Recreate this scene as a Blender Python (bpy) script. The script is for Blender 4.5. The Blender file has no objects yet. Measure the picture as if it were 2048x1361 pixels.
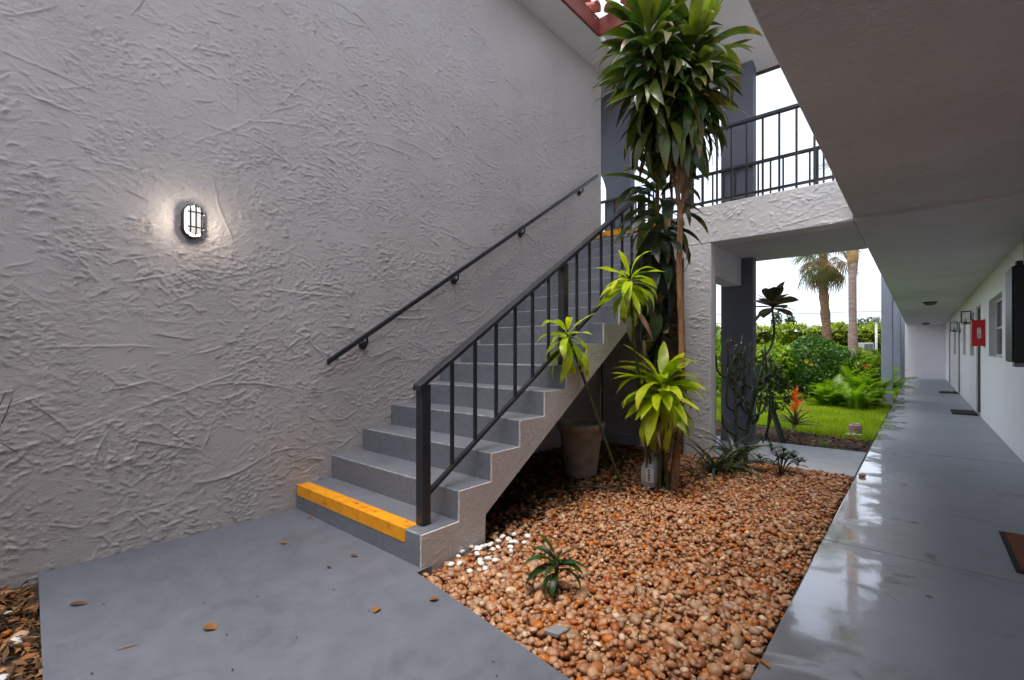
import bpy, bmesh, math, random
import numpy as np
from mathutils import Matrix, Vector, Euler

R = math.radians
random.seed(7)
rng = np.random.default_rng(7)
sc = bpy.context.scene
C = sc.collection

# ------------------------------------------------------------------ camera
cam_d = bpy.data.cameras.new('camera')
cam_d.sensor_width = 36.0
cam_d.lens = 16.5
cam_d.shift_y = 0.0117
cam_d.clip_start = 0.02
cam_d.clip_end = 1500
cam = bpy.data.objects.new('camera', cam_d)
C.objects.link(cam)
cam.location = (0, 0, 1.2)
cam.rotation_euler = (R(90), 0, R(41))
sc.camera = cam

# ------------------------------------------------------------------ sky and sun
SUN_EL, SUN_AZ = 74.0, -84.0          # azimuth counted from +X, anticlockwise
world = bpy.data.worlds.new('World')
sc.world = world
world.use_nodes = True
wn = world.node_tree.nodes
wl = world.node_tree.links
wn.clear()
w_out = wn.new('ShaderNodeOutputWorld')
w_bg = wn.new('ShaderNodeBackground')
w_bg.inputs['Strength'].default_value = 0.1
w_sky = wn.new('ShaderNodeTexSky')
w_sky.sky_type = 'NISHITA'
w_sky.sun_disc = False
w_sky.sun_elevation = R(SUN_EL)
w_sky.sun_rotation = R(90 - SUN_AZ)
w_tc = wn.new('ShaderNodeTexCoord')
w_map = wn.new('ShaderNodeMapping')
w_map.inputs['Scale'].default_value = (1, 1, 3.0)
w_no = wn.new('ShaderNodeTexNoise')
w_no.inputs['Scale'].default_value = 1.6
w_no.inputs['Detail'].default_value = 6
w_no.inputs['Roughness'].default_value = 0.55
w_cr = wn.new('ShaderNodeValToRGB')
w_cr.color_ramp.elements[0].position = 0.30
w_cr.color_ramp.elements[0].color = (3.05, 3.40, 4.15, 1)
w_cr.color_ramp.elements[1].position = 0.72
w_cr.color_ramp.elements[1].color = (3.95, 4.18, 4.70, 1)
w_mix = wn.new('ShaderNodeMixRGB')
w_mix.inputs['Fac'].default_value = 0.88      # a closed pale cloud deck over the clear sky
wl.new(w_tc.outputs['Generated'], w_map.inputs['Vector'])
wl.new(w_map.outputs['Vector'], w_no.inputs['Vector'])
wl.new(w_no.outputs['Fac'], w_cr.inputs['Fac'])
wl.new(w_sky.outputs['Color'], w_mix.inputs['Color1'])
wl.new(w_cr.outputs['Color'], w_mix.inputs['Color2'])
wl.new(w_mix.outputs['Color'], w_bg.inputs['Color'])
wl.new(w_bg.outputs['Background'], w_out.inputs['Surface'])

sun_d = bpy.data.lights.new('sun', 'SUN')
sun_d.energy = 1.05
sun_d.angle = R(32)
sun_d.color = (1.0, 0.95, 0.88)
sun = bpy.data.objects.new('sun', sun_d)
C.objects.link(sun)
sun.location = (2, -15, 40)
sdir = Vector((math.cos(R(SUN_EL)) * math.cos(R(SUN_AZ)), math.cos(R(SUN_EL)) * math.sin(R(SUN_AZ)), math.sin(R(SUN_EL))))
sun.rotation_euler = (-sdir).to_track_quat('-Z', 'Y').to_euler()

vs = sc.view_settings
vs.view_transform = 'Standard'
vs.look = 'None'
vs.exposure = 1.84
vs.gamma = 1.0
vs.use_curve_mapping = False
sc.render.engine = 'CYCLES'
sc.cycles.use_denoising = True
sc.cycles.max_bounces = 6
sc.cycles.diffuse_bounces = 5
sc.cycles.glossy_bounces = 3
sc.cycles.transmission_bounces = 3
sc.cycles.transparent_max_bounces = 4
sc.cycles.caustics_reflective = False
sc.cycles.caustics_refractive = False
sc.cycles.use_light_tree = False
sc.cycles.use_adaptive_sampling = True
sc.cycles.adaptive_threshold = 0.03
sc.cycles.sample_clamp_indirect = 6.0

# ------------------------------------------------------------------ materials
M = {}

class NT:
    def __init__(s, name):
        s.m = bpy.data.materials.new(name)
        s.m.use_nodes = True
        s.t = s.m.node_tree
        s.t.nodes.clear()
        s.out = s.n('ShaderNodeOutputMaterial')
        s.p = s.n('ShaderNodeBsdfPrincipled')
        s.l(s.p.outputs[0], s.out.inputs['Surface'])
        M[name] = s.m
    def n(s, t, **kw):
        nd = s.t.nodes.new(t)
        for k, v in kw.items():
            if k in nd.inputs:
                nd.inputs[k].default_value = v
            else:
                setattr(nd, k, v)
        return nd
    def l(s, a, b):
        s.t.links.new(a, b)
    def coord(s, kind='Object', scale=(1, 1, 1), rot=(0, 0, 0)):
        tc = s.n('ShaderNodeTexCoord')
        mp = s.n('ShaderNodeMapping')
        mp.inputs['Scale'].default_value = scale
        mp.inputs['Rotation'].default_value = rot
        s.l(tc.outputs[kind], mp.inputs['Vector'])
        return mp.outputs['Vector']
    def geo(s, scale=(1, 1, 1), rot=(0, 0, 0)):
        g = s.n('ShaderNodeNewGeometry')
        mp = s.n('ShaderNodeMapping')
        mp.inputs['Scale'].default_value = scale
        mp.inputs['Rotation'].default_value = rot
        s.l(g.outputs['Position'], mp.inputs['Vector'])
        return mp.outputs['Vector']
    def noise(s, vec, scale, detail=4, rough=0.55, dist=0.0):
        nd = s.n('ShaderNodeTexNoise')
        nd.inputs['Scale'].default_value = scale
        nd.inputs['Detail'].default_value = detail
        nd.inputs['Roughness'].default_value = rough
        nd.inputs['Distortion'].default_value = dist
        if vec is not None:
            s.l(vec, nd.inputs['Vector'])
        return nd.outputs['Fac']
    def ramp(s, fac, stops):
        cr = s.n('ShaderNodeValToRGB')
        e = cr.color_ramp.elements
        while len(e) < len(stops):
            e.new(0.5)
        for i, (p, c) in enumerate(stops):
            e[i].position = p
            e[i].color = (c[0], c[1], c[2], 1) if isinstance(c, (tuple, list)) else (c, c, c, 1)
        s.l(fac, cr.inputs['Fac'])
        return cr.outputs['Color']
    def math(s, op, a, b=None, clamp=False):
        nd = s.n('ShaderNodeMath', operation=op)
        nd.use_clamp = clamp
        for i, v in enumerate((a, b)):
            if v is None:
                continue
            if isinstance(v, (int, float)):
                nd.inputs[i].default_value = v
            else:
                s.l(v, nd.inputs[i])
        return nd.outputs[0]
    def mix(s, fac, a, b, mode='MIX'):
        nd = s.n('ShaderNodeMixRGB', blend_type=mode)
        for k, v in (('Fac', fac), ('Color1', a), ('Color2', b)):
            if isinstance(v, (int, float)):
                nd.inputs[k].default_value = v
            elif isinstance(v, tuple):
                nd.inputs[k].default_value = (v[0], v[1], v[2], 1)
            else:
                s.l(v, nd.inputs[k])
        return nd.outputs['Color']
    def bump(s, h, dist=0.004, strength=1.0, normal=None):
        b = s.n('ShaderNodeBump')
        b.inputs['Strength'].default_value = strength
        b.inputs['Distance'].default_value = dist
        s.l(h, b.inputs['Height'])
        if normal is not None:
            s.l(normal, b.inputs['Normal'])
        s.l(b.outputs['Normal'], s.p.inputs['Normal'])
        return b.outputs['Normal']
    def col(s, c):
        if isinstance(c, tuple):
            s.p.inputs['Base Color'].default_value = (c[0], c[1], c[2], 1)
        else:
            s.l(c, s.p.inputs['Base Color'])
    def rough(s, r):
        if isinstance(r, (int, float)):
            s.p.inputs['Roughness'].default_value = r
        else:
            s.l(r, s.p.inputs['Roughness'])

def plain(name, c, rough=0.6, metal=0.0, spec=0.5, var=0.12, scale=14):
    k = NT(name)
    f = k.noise(k.geo(), scale, 5)
    k.col(k.ramp(f, [(0.3, tuple(v * (1 - var) for v in c)), (0.7, tuple(min(1, v * (1 + var)) for v in c))]))
    k.rough(rough)
    k.p.inputs['Metallic'].default_value = metal
    k.p.inputs['Specular IOR Level'].default_value = spec
    return k

# trowelled stucco whose ridges are modelled: only grain and dirt here
k = NT('stucco_relief_pale')
g = k.geo()
k.col(k.ramp(k.noise(g, 1.6, 5), [(0.3, (0.654, 0.636, 0.632)), (0.7, (0.697, 0.679, 0.675))]))
k.rough(0.6)
k.bump(k.noise(g, 150, 2), 0.0012, 0.6)
k = NT('stucco_relief')
g = k.geo()
f = k.noise(g, 1.3, 5)
k.col(k.ramp(f, [(0.3, (0.485, 0.438, 0.410)), (0.7, (0.530, 0.481, 0.453))]), )
run = k.ramp(k.noise(k.geo(scale=(1, 3.0, 0.35)), 1.6, 6, 0.65), [(0.30, (0.955, 0.945, 0.935)), (0.52, (1, 1, 1))])
k.col(k.mix(1.0, k.ramp(f, [(0.3, (0.485, 0.438, 0.410)), (0.7, (0.530, 0.481, 0.453))]), run, 'MULTIPLY'))
k.rough(0.6)
ch = k.ramp(k.noise(k.geo(scale=(1, 1, 1.7), rot=(R(20), 0, 0)), 34, 4, 0.6, 1.2), [(0.50, 0.0), (0.56, 1.0)])
ms = k.ramp(k.noise(g, 3.1, 4, 0.6), [(0.40, 0.15), (0.66, 1.0)])
hh = k.math('ADD', k.math('MULTIPLY', ch, ms), k.math('MULTIPLY', k.noise(g, 150, 3), 0.8))
k.bump(hh, 0.0020, 0.85)

def stucco(name, ca, cb, dist=0.006, scale=8.0, stretch=(1, 1, 1)):
    k = NT(name)
    g = k.geo(scale=stretch)
    a = k.noise(g, scale, 4, 0.5, 1.6)
    b = k.noise(g, scale * 2.7, 4, 0.6, 1.0)
    t1 = k.ramp(a, [(0.48, 0.0), (0.545, 1.0)])
    t2 = k.ramp(b, [(0.50, 0.0), (0.60, 1.0)])
    h = k.math('ADD', t1, k.math('MULTIPLY', t2, 0.5))
    h = k.math('ADD', h, k.math('MULTIPLY', k.noise(g, 90, 3), 0.25))
    k.col(k.ramp(k.noise(k.geo(), 1.6, 5), [(0.3, ca), (0.7, cb)]))
    k.rough(0.65)
    k.bump(h, dist, 0.8)
    return k
stucco('stucco_white', (0.76, 0.74, 0.735), (0.81, 0.79, 0.785), 0.002, 12)
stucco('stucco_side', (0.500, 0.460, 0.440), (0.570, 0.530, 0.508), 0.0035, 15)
stucco('wall_white', (0.85, 0.815, 0.815), (0.88, 0.845, 0.845), 0.0015, 16)
k = stucco('ceiling_paint', (0.67, 0.645, 0.65), (0.76, 0.735, 0.74), 0.004, 13, (1, 3.5, 1))
stucco('soffit_paint', (0.72, 0.70, 0.69), (0.78, 0.76, 0.75), 0.001, 20)
stucco('column_paint', (0.140, 0.147, 0.180), (0.165, 0.173, 0.208), 0.0015, 18)
stucco('column_paint_lit', (0.27, 0.30, 0.38), (0.31, 0.34, 0.42), 0.0015, 18)  # same column paint, lightened so the garden light sits in the colour

# painted grey stairs
k = NT('stair_paint')
g = k.geo()
a = k.noise(g, 3.0, 6, 0.6)
b = k.noise(g, 26, 5, 0.6)
c = k.mix(0.5, k.ramp(a, [(0.3, (0.123, 0.130, 0.150)), (0.75, (0.191, 0.200, 0.223))]), k.ramp(b, [(0.3, (0.119, 0.126, 0.146)), (0.7, (0.200, 0.208, 0.231))]))
k.col(c)
k.rough(k.ramp(a, [(0.3, 0.32), (0.7, 0.55)]))
k.bump(k.noise(g, 55, 4), 0.0015, 0.5)

k = NT('stair_edge')
g = k.geo()
k.col(k.ramp(k.noise(g, 14, 6, 0.7), [(0.35, (0.145, 0.151, 0.170)), (0.6, (0.340, 0.348, 0.365))]))
k.rough(0.6)

k = NT('nosing_yellow')
g = k.geo()
a = k.noise(g, 11, 6, 0.65)
k.col(k.ramp(a, [(0.31, (0.13, 0.065, 0.025)), (0.41, (0.78, 0.28, 0.002)), (0.62, (0.92, 0.37, 0.002))]))
k.rough(0.55)
k.bump(k.noise(g, 60, 4), 0.001, 0.6)

# painted concrete walks; wet film lies along the open edge
def concrete(name, lo, hi, wet_x=None, rough_dry=0.5, rough_wet=0.08):
    k = NT(name)
    g = k.geo()
    a = k.noise(g, 0.9, 6, 0.6)
    b = k.noise(g, 7.0, 6, 0.62)
    sp = k.noise(g, 70, 3, 0.5)
    col = k.mix(0.5, k.ramp(a, [(0.3, lo), (0.7, hi)]), k.ramp(b, [(0.25, lo), (0.75, hi)]))
    col = k.mix(1.0, col, k.ramp(sp, [(0.24, (0.80, 0.80, 0.80)), (0.34, (1, 1, 1))]), 'MULTIPLY')
    stn = k.noise(g, 2.6, 7, 0.68, 0.7)
    col = k.mix(1.0, col, k.ramp(stn, [(0.30, (0.78, 0.76, 0.74)), (0.44, (1, 1, 1)), (0.64, (1, 1, 1)), (0.74, (1.10, 1.10, 1.10))]), 'MULTIPLY')
    if wet_x is not None:
        sx = k.n('ShaderNodeSeparateXYZ')
        gg = k.n('ShaderNodeNewGeometry')
        k.l(gg.outputs['Position'], sx.inputs[0])
        w = k.math('MULTIPLY', k.math('SUBTRACT', wet_x, sx.outputs['X']), 4.0)
        w = k.math('ADD', w, k.math('MULTIPLY', k.math('SUBTRACT', k.noise(g, 2.2, 5, 0.6, 0.8), 0.5), 7.0))
        dry = k.n('ShaderNodeMapRange')
        k.l(sx.outputs['Y'], dry.inputs['Value'])
        dry.inputs['From Min'].default_value = 3.9
        dry.inputs['From Max'].default_value = 6.5
        dry.inputs['To Min'].default_value = 0.0
        dry.inputs['To Max'].default_value = 0.75
        w = k.math('SUBTRACT', w, dry.outputs[0])
        w = k.math('ADD', w, 0.0, True)
        rr = k.n('ShaderNodeMapRange')
        k.l(w, rr.inputs['Value'])
        rr.inputs['To Min'].default_value = rough_dry
        rr.inputs['To Max'].default_value = rough_wet
        k.rough(rr.outputs[0])
        k.l(w, k.p.inputs['Coat Weight'])
        k.p.inputs['Coat IOR'].default_value = 1.7
        k.p.inputs['Coat Roughness'].default_value = 0.05
        dk = k.n('ShaderNodeMapRange')
        k.l(w, dk.inputs['Value'])
        dk.inputs['To Min'].default_value = 1.0
        dk.inputs['To Max'].default_value = 0.62
        col = k.mix(1.0, col, dk.outputs[0], 'MULTIPLY')
    else:
        k.rough(k.ramp(b, [(0.3, rough_dry - 0.12), (0.7, rough_dry + 0.1)]))
    k.col(col)
    h = k.math('ADD', k.noise(g, 40, 4), k.math('MULTIPLY', k.noise(g, 5, 3), 0.9))
    k.bump(h, 0.0016, 0.35)
concrete('walk_paint', (0.255, 0.263, 0.295), (0.335, 0.344, 0.378), wet_x=-0.10, rough_dry=0.46)
concrete('cross_paint', (0.28, 0.29, 0.31), (0.35, 0.36, 0.38), rough_dry=0.42)
concrete('slab_paint', (0.107, 0.115, 0.139), (0.160, 0.170, 0.199), rough_dry=0.5)

k = NT('soil')
g = k.geo()
k.col(k.ramp(k.noise(g, 18, 8, 0.7), [(0.3, (0.018, 0.011, 0.007)), (0.7, (0.085, 0.055, 0.038))]))
k.rough(0.95)
k.bump(k.noise(g, 45, 6, 0.7), 0.02, 0.9)

plain('black_metal', (0.012, 0.012, 0.014), 0.38, 0.0, 0.5)
plain('rail_metal', (0.020, 0.021, 0.026), 0.34, 0.0, 0.5)
plain('dark_red', (0.20, 0.035, 0.022), 0.6)
plain('brown_wood', (0.075, 0.035, 0.025), 0.6)
plain('tile_red', (0.42, 0.11, 0.06), 0.55, var=0.25, scale=6)
plain('white_frame', (0.55, 0.53, 0.52), 0.45)
plain('door_paint', (0.30, 0.26, 0.24), 0.5)
plain('bronze_frame', (0.16, 0.13, 0.12), 0.5)
plain('red_paint', (0.55, 0.012, 0.022), 0.4)
plain('sign_white', (0.72, 0.70, 0.68), 0.5)
plain('ink_black', (0.012, 0.012, 0.012), 0.6)
plain('mat_black', (0.018, 0.018, 0.020), 0.9)
plain('jug_plastic', (0.50, 0.50, 0.52), 0.35)
plain('post_white', (0.72, 0.70, 0.68), 0.5)
plain('wire_black', (0.03, 0.03, 0.035), 0.6)
plain('stone_grey', (0.20, 0.20, 0.21), 0.7)
plain('stone_pink', (0.42, 0.27, 0.22), 0.7, var=0.3)

k = NT('mat_coir')
g = k.geo()
k.col(k.ramp(k.noise(g, 260, 3, 0.7), [(0.25, (0.12, 0.035, 0.012)), (0.75, (0.30, 0.10, 0.035))]))
k.rough(0.95)
k.bump(k.noise(g, 300, 2), 0.006, 0.9)

k = NT('cement_pot')
g = k.geo()
k.col(k.ramp(k.noise(g, 9, 7, 0.65), [(0.25, (0.26, 0.225, 0.19)), (0.75, (0.52, 0.46, 0.40))]))
k.rough(0.85)
k.bump(k.noise(g, 70, 4), 0.003, 0.6)

k = NT('window_glass')
k.col((0.035, 0.04, 0.045))
k.rough(0.06)
k.p.inputs['Specular IOR Level'].default_value = 0.7

k = NT('lantern_glass')
k.col((0.8, 0.8, 0.8))
k.rough(0.08)
tb = k.n('ShaderNodeBsdfTransparent')
mx = k.n('ShaderNodeMixShader')
mx.inputs[0].default_value = 0.16
k.l(tb.outputs[0], mx.inputs[1])
k.l(k.p.outputs[0], mx.inputs[2])
k.l(mx.outputs[0], k.out.inputs['Surface'])

k = NT('lamp_rim')
k.col((0.85, 0.85, 0.85))
k.p.inputs['Emission Color'].default_value = (1.0, 0.90, 0.78, 1)
k.p.inputs['Emission Strength'].default_value = 27.0
k = NT('lamp_diffuser')
k.col((0.85, 0.85, 0.85))
k.p.inputs['Emission Color'].default_value = (1.0, 0.93, 0.82, 1)
k.p.inputs['Emission Strength'].default_value = 0.20
k.rough(0.3)

# stones of the bed: colours mixed stone by stone
PEB = [(0.00, (0.328, 0.073, 0.010)), (0.11, (0.383, 0.146, 0.048)), (0.22, (0.529, 0.292, 0.151)), (0.33, (0.274, 0.092, 0.028)),
       (0.44, (0.565, 0.344, 0.196)), (0.53, (0.347, 0.150, 0.064)), (0.61, (0.529, 0.154, 0.008)), (0.69, (0.219, 0.106, 0.056)), (0.77, (0.547, 0.307, 0.162)), (0.86, (0.365, 0.249, 0.162)), (0.94, (0.438, 0.212, 0.095)), (1.0, (0.730, 0.548, 0.386))]
def pebble_mat(name, per_object):
    k = NT(name)
    if per_object:
        oi = k.n('ShaderNodeObjectInfo')
        fac = oi.outputs['Random']
    else:
        at = k.n('ShaderNodeAttribute', attribute_name='rnd')
        fac = at.outputs['Fac']
    c = k.ramp(fac, PEB)
    v = k.noise(k.geo(), 55, 5, 0.65, 0.5)
    c = k.mix(1.0, c, k.ramp(v, [(0.3, (0.62, 0.55, 0.50)), (0.65, (1.08, 1.05, 1.02))]), 'MULTIPLY')
    k.col(c)
    k.rough(k.ramp(v, [(0.3, 0.34), (0.7, 0.62)]))
    k.bump(k.noise(k.geo(), 160, 3), 0.0012, 0.5)
pebble_mat('pebble_stone', True)
pebble_mat('pebble_mass_stone', False)
plain('pebble_white', (0.74, 0.73, 0.70), 0.4)

def leafmat(name, stops, per_object=True, trans=0.30, rough=0.35, scale=14, tint=1.0):
    k = NT(name)
    if per_object:
        fac = k.n('ShaderNodeObjectInfo').outputs['Random']
    else:
        fac = k.n('ShaderNodeAttribute', attribute_name='rnd').outputs['Fac']
    c = k.ramp(fac, stops)
    v = k.noise(k.geo(), scale, 4, 0.6)
    c = k.mix(1.0, c, k.ramp(v, [(0.3, (0.72, 0.75, 0.7)), (0.7, (1.18, 1.12, 1.1))]), 'MULTIPLY')
    if name in ('leaf_dark', 'leaf_lime', 'leaf_old', 'leaf_shade', 'leaf_young'):
        tc_ = k.n('ShaderNodeTexCoord')
        sp_ = k.n('ShaderNodeSeparateXYZ')
        k.l(tc_.outputs['Generated'], sp_.inputs[0])
        e_ = k.math('ADD', sp_.outputs['X'], k.math('MULTIPLY', k.math('SUBTRACT', k.noise(k.geo(), 9, 3), 0.5), 0.35))
        c = k.mix(k.ramp(e_, [(0.93, 0.0), (1.0, 0.85)]), c, (0.26, 0.16, 0.07))
        spot = k.noise(k.geo(), 38, 3, 0.6)
        c = k.mix(k.ramp(spot, [(0.66, 0.0), (0.74, 0.55)]), c, (0.22, 0.17, 0.05))
    k.col(c)
    k.rough(rough)
    tr = k.n('ShaderNodeBsdfTranslucent')
    tc = k.mix(1.0, c, (1.35 * tint, 1.5 * tint, 0.55), 'MULTIPLY')
    k.l(tc, tr.inputs['Color'])
    mx = k.n('ShaderNodeMixShader')
    mx.inputs[0].default_value = trans
    k.l(k.p.outputs[0], mx.inputs[1])
    k.l(tr.outputs[0], mx.inputs[2])
    k.l(mx.outputs[0], k.out.inputs['Surface'])
leafmat('leaf_dark', [(0.0, (0.040, 0.066, 0.013)), (0.5, (0.080, 0.115, 0.018)), (1.0, (0.155, 0.180, 0.028))], rough=0.3)
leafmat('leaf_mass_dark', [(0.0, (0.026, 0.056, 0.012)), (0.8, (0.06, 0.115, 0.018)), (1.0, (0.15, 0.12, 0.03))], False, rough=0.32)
leafmat('leaf_young', [(0.0, (0.10, 0.17, 0.016)), (1.0, (0.22, 0.29, 0.022))])
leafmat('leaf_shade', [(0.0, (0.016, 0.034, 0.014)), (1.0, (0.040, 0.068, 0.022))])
leafmat('leaf_lime', [(0.0, (0.30, 0.43, 0.010)), (0.5, (0.48, 0.59, 0.014)), (1.0, (0.62, 0.66, 0.03))], trans=0.35)
leafmat('leaf_old', [(0.0, (0.10, 0.12, 0.02)), (0.5, (0.17, 0.15, 0.035)), (1.0, (0.15, 0.085, 0.045))])
leafmat('leaf_brown', [(0.0, (0.13, 0.065, 0.035)), (1.0, (0.26, 0.15, 0.085))], trans=0.15, rough=0.7)
leafmat('leaf_olive', [(0.0, (0.10, 0.092, 0.055)), (1.0, (0.17, 0.155, 0.085))])
leafmat('leaf_grey', [(0.0, (0.03, 0.048, 0.035)), (1.0, (0.055, 0.078, 0.05))])
leafmat('leaf_ti', [(0.0, (0.020, 0.060, 0.016)), (1.0, (0.045, 0.11, 0.022))])
leafmat('leaf_ti_red', [(0.0, (0.11, 0.022, 0.032)), (1.0, (0.16, 0.035, 0.045))])
leafmat('bromeliad_leaf', [(0.0, (0.07, 0.095, 0.03)), (1.0, (0.17, 0.16, 0.07))])
leafmat('bract_orange', [(0.0, (0.80, 0.09, 0.010)), (1.0, (0.90, 0.20, 0.015))])
leafmat('fern_leaf', [(0.0, (0.13, 0.25, 0.012)), (1.0, (0.27, 0.43, 0.02))], trans=0.4)
leafmat('fan_green', [(0.0, (0.10, 0.13, 0.025)), (1.0, (0.22, 0.22, 0.05))], scale=5)
leafmat('fan_dry', [(0.0, (0.26, 0.12, 0.03)), (1.0, (0.46, 0.26, 0.10))], scale=5)
leafmat('foliage_green', [(0.0, (0.025, 0.085, 0.018)), (0.6, (0.06, 0.16, 0.025)), (1.0, (0.13, 0.26, 0.03))], False, scale=2)
leafmat('foliage_lime', [(0.0, (0.12, 0.22, 0.012)), (0.6, (0.24, 0.37, 0.015)), (1.0, (0.38, 0.48, 0.025))], False, 0.4, scale=2)
leafmat('foliage_hedge', [(0.0, (0.11, 0.19, 0.012)), (0.6, (0.30, 0.40, 0.018)), (1.0, (0.52, 0.55, 0.03))], False, 0.35, scale=2)
leafmat('foliage_far', [(0.0, (0.05, 0.085, 0.045)), (1.0, (0.10, 0.15, 0.07))], False, scale=2)
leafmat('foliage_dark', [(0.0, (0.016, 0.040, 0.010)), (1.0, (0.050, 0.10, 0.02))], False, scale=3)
leafmat('grass_blade', [(0.0, (0.22, 0.34, 0.010)), (0.6, (0.37, 0.50, 0.012)), (1.0, (0.50, 0.58, 0.03))], False, 0.4, scale=1.5)
leafmat('litter_leaf', [(0.0, (0.06, 0.025, 0.010)), (0.5, (0.18, 0.085, 0.030)), (0.85, (0.32, 0.13, 0.025)), (1.0, (0.36, 0.22, 0.12))], False, 0.1, 0.75)
leafmat('litter_orange', [(0.0, (0.22, 0.09, 0.02)), (1.0, (0.40, 0.16, 0.02))], True, 0.1, 0.6)
leafmat('petal_yellow', [(0.0, (0.75, 0.5, 0.01)), (1.0, (0.85, 0.65, 0.03))])
leafmat('petal_red', [(0.0, (0.6, 0.06, 0.02)), (1.0, (0.7, 0.12, 0.03))])
plain('lawn_soil', (0.10, 0.14, 0.02), 0.95, var=0.4)

def bark(name, lo, hi, sx=(30, 30, 5), dist=0.01):
    k = NT(name)
    g = k.geo(scale=sx)
    f = k.noise(g, 1.0, 6, 0.65, 0.6)
    k.col(k.ramp(f, [(0.3, lo), (0.7, hi)]))
    k.rough(0.8)
    k.bump(f, dist, 0.9)
bark('bark_orange', (0.13, 0.055, 0.022), (0.46, 0.235, 0.105), (55, 55, 4), 0.012)
bark('bark_tan', (0.13, 0.085, 0.040), (0.30, 0.20, 0.10), (12, 12, 45))
bark('stem_green', (0.035, 0.050, 0.015), (0.09, 0.11, 0.03), (10, 10, 40), 0.004)
bark('stem_dark', (0.012, 0.020, 0.012), (0.050, 0.070, 0.035), (14, 14, 14), 0.004)
bark('bark_palm', (0.17, 0.085, 0.04), (0.46, 0.28, 0.16), (6, 6, 16), 0.03)
bark('bark_palm_smooth', (0.24, 0.15, 0.11), (0.46, 0.36, 0.31), (4, 4, 14), 0.01)
bark('crownshaft_skin', (0.33, 0.19, 0.07), (0.50, 0.31, 0.13), (5, 5, 3), 0.004)
bark('twig', (0.04, 0.025, 0.015), (0.12, 0.08, 0.05), (20, 20, 20), 0.003)

# ------------------------------------------------------------------ builders
def wloc(o):
    v = Vector((0, 0, 0))
    while o is not None:
        v = v + o.location
        o = o.parent
    return v

def tag(o, label=None, cat=None, group=None, kind=None):
    if label: o['label'] = label
    if cat: o['category'] = cat
    if group: o['group'] = group
    if kind: o['kind'] = kind
    return o

def thing(name, loc, label=None, cat=None, group=None, kind=None):
    o = bpy.data.objects.new(name, None)
    o.empty_display_size = 0.1
    C.objects.link(o)
    o.location = loc
    return tag(o, label, cat, group, kind)

def link(name, me, mat=None, parent=None, smooth=False):
    """vertices come in world coordinates; parents carry only a translation"""
    o = bpy.data.objects.new(name, me)
    C.objects.link(o)
    if parent is not None:
        off = wloc(parent)
        if off.length > 0:
            me.transform(Matrix.Translation(-off))
        o.parent = parent
    if mat:
        me.materials.append(M[mat])
    if smooth:
        me.polygons.foreach_set('use_smooth', [True] * len(me.polygons))
    return o

def raw(name, V, F, mat=None, parent=None, smooth=False):
    me = bpy.data.meshes.new(name)
    me.from_pydata([tuple(v) for v in V], [], F)
    me.update()
    return link(name, me, mat, parent, smooth)

def frombm(name, bm, mat=None, parent=None, smooth=False):
    me = bpy.data.meshes.new(name)
    bmesh.ops.recalc_face_normals(bm, faces=bm.faces[:])
    bm.to_mesh(me)
    bm.free()
    return link(name, me, mat, parent, smooth)

def add_box(bm, x0, x1, y0, y1, z0, z1):
    vs_ = [bm.verts.new(p) for p in ((x0, y0, z0), (x1, y0, z0), (x1, y1, z0), (x0, y1, z0), (x0, y0, z1), (x1, y0, z1), (x1, y1, z1), (x0, y1, z1))]
    for f in ((0, 3, 2, 1), (4, 5, 6, 7), (0, 1, 5, 4), (1, 2, 6, 5), (2, 3, 7, 6), (3, 0, 4, 7)):
        bm.faces.new([vs_[i] for i in f])

def box(name, x0, x1, y0, y1, z0, z1, mat, parent=None, bev=0.004, seg=1):
    bm = bmesh.new()
    add_box(bm, x0, x1, y0, y1, z0, z1)
    if bev:
        bmesh.ops.bevel(bm, geom=bm.edges[:], offset=bev, segments=seg, affect='EDGES', profile=0.6)
    return frombm(name, bm, mat, parent, smooth=False)

def prism_x(name, prof, x0, x1, mat, parent=None, bev=0.0, seg=2):
    """profile of (y, z) points pushed out along X"""
    bm = bmesh.new()
    a = [bm.verts.new((x0, y, z)) for y, z in prof]
    b = [bm.verts.new((x1, y, z)) for y, z in prof]
    n = len(prof)
    bm.faces.new(a)
    bm.faces.new(b[::-1])
    for i in range(n):
        bm.faces.new((a[i], b[i], b[(i + 1) % n], a[(i + 1) % n]))
    if bev:
        bmesh.ops.bevel(bm, geom=bm.edges[:], offset=bev, segments=seg, affect='EDGES', profile=0.6)
    return frombm(name, bm, mat, parent)

def prism_z(name, poly, z0, z1, mat, parent=None, bev=0.0):
    bm = bmesh.new()
    a = [bm.verts.new((x, y, z0)) for x, y in poly]
    b = [bm.verts.new((x, y, z1)) for x, y in poly]
    n = len(poly)
    bm.faces.new(a[::-1])
    bm.faces.new(b)
    for i in range(n):
        bm.faces.new((a[i], a[(i + 1) % n], b[(i + 1) % n], b[i]))
    if bev:
        bmesh.ops.bevel(bm, geom=bm.edges[:], offset=bev, segments=2, affect='EDGES', profile=0.6)
    return frombm(name, bm, mat, parent)

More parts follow.
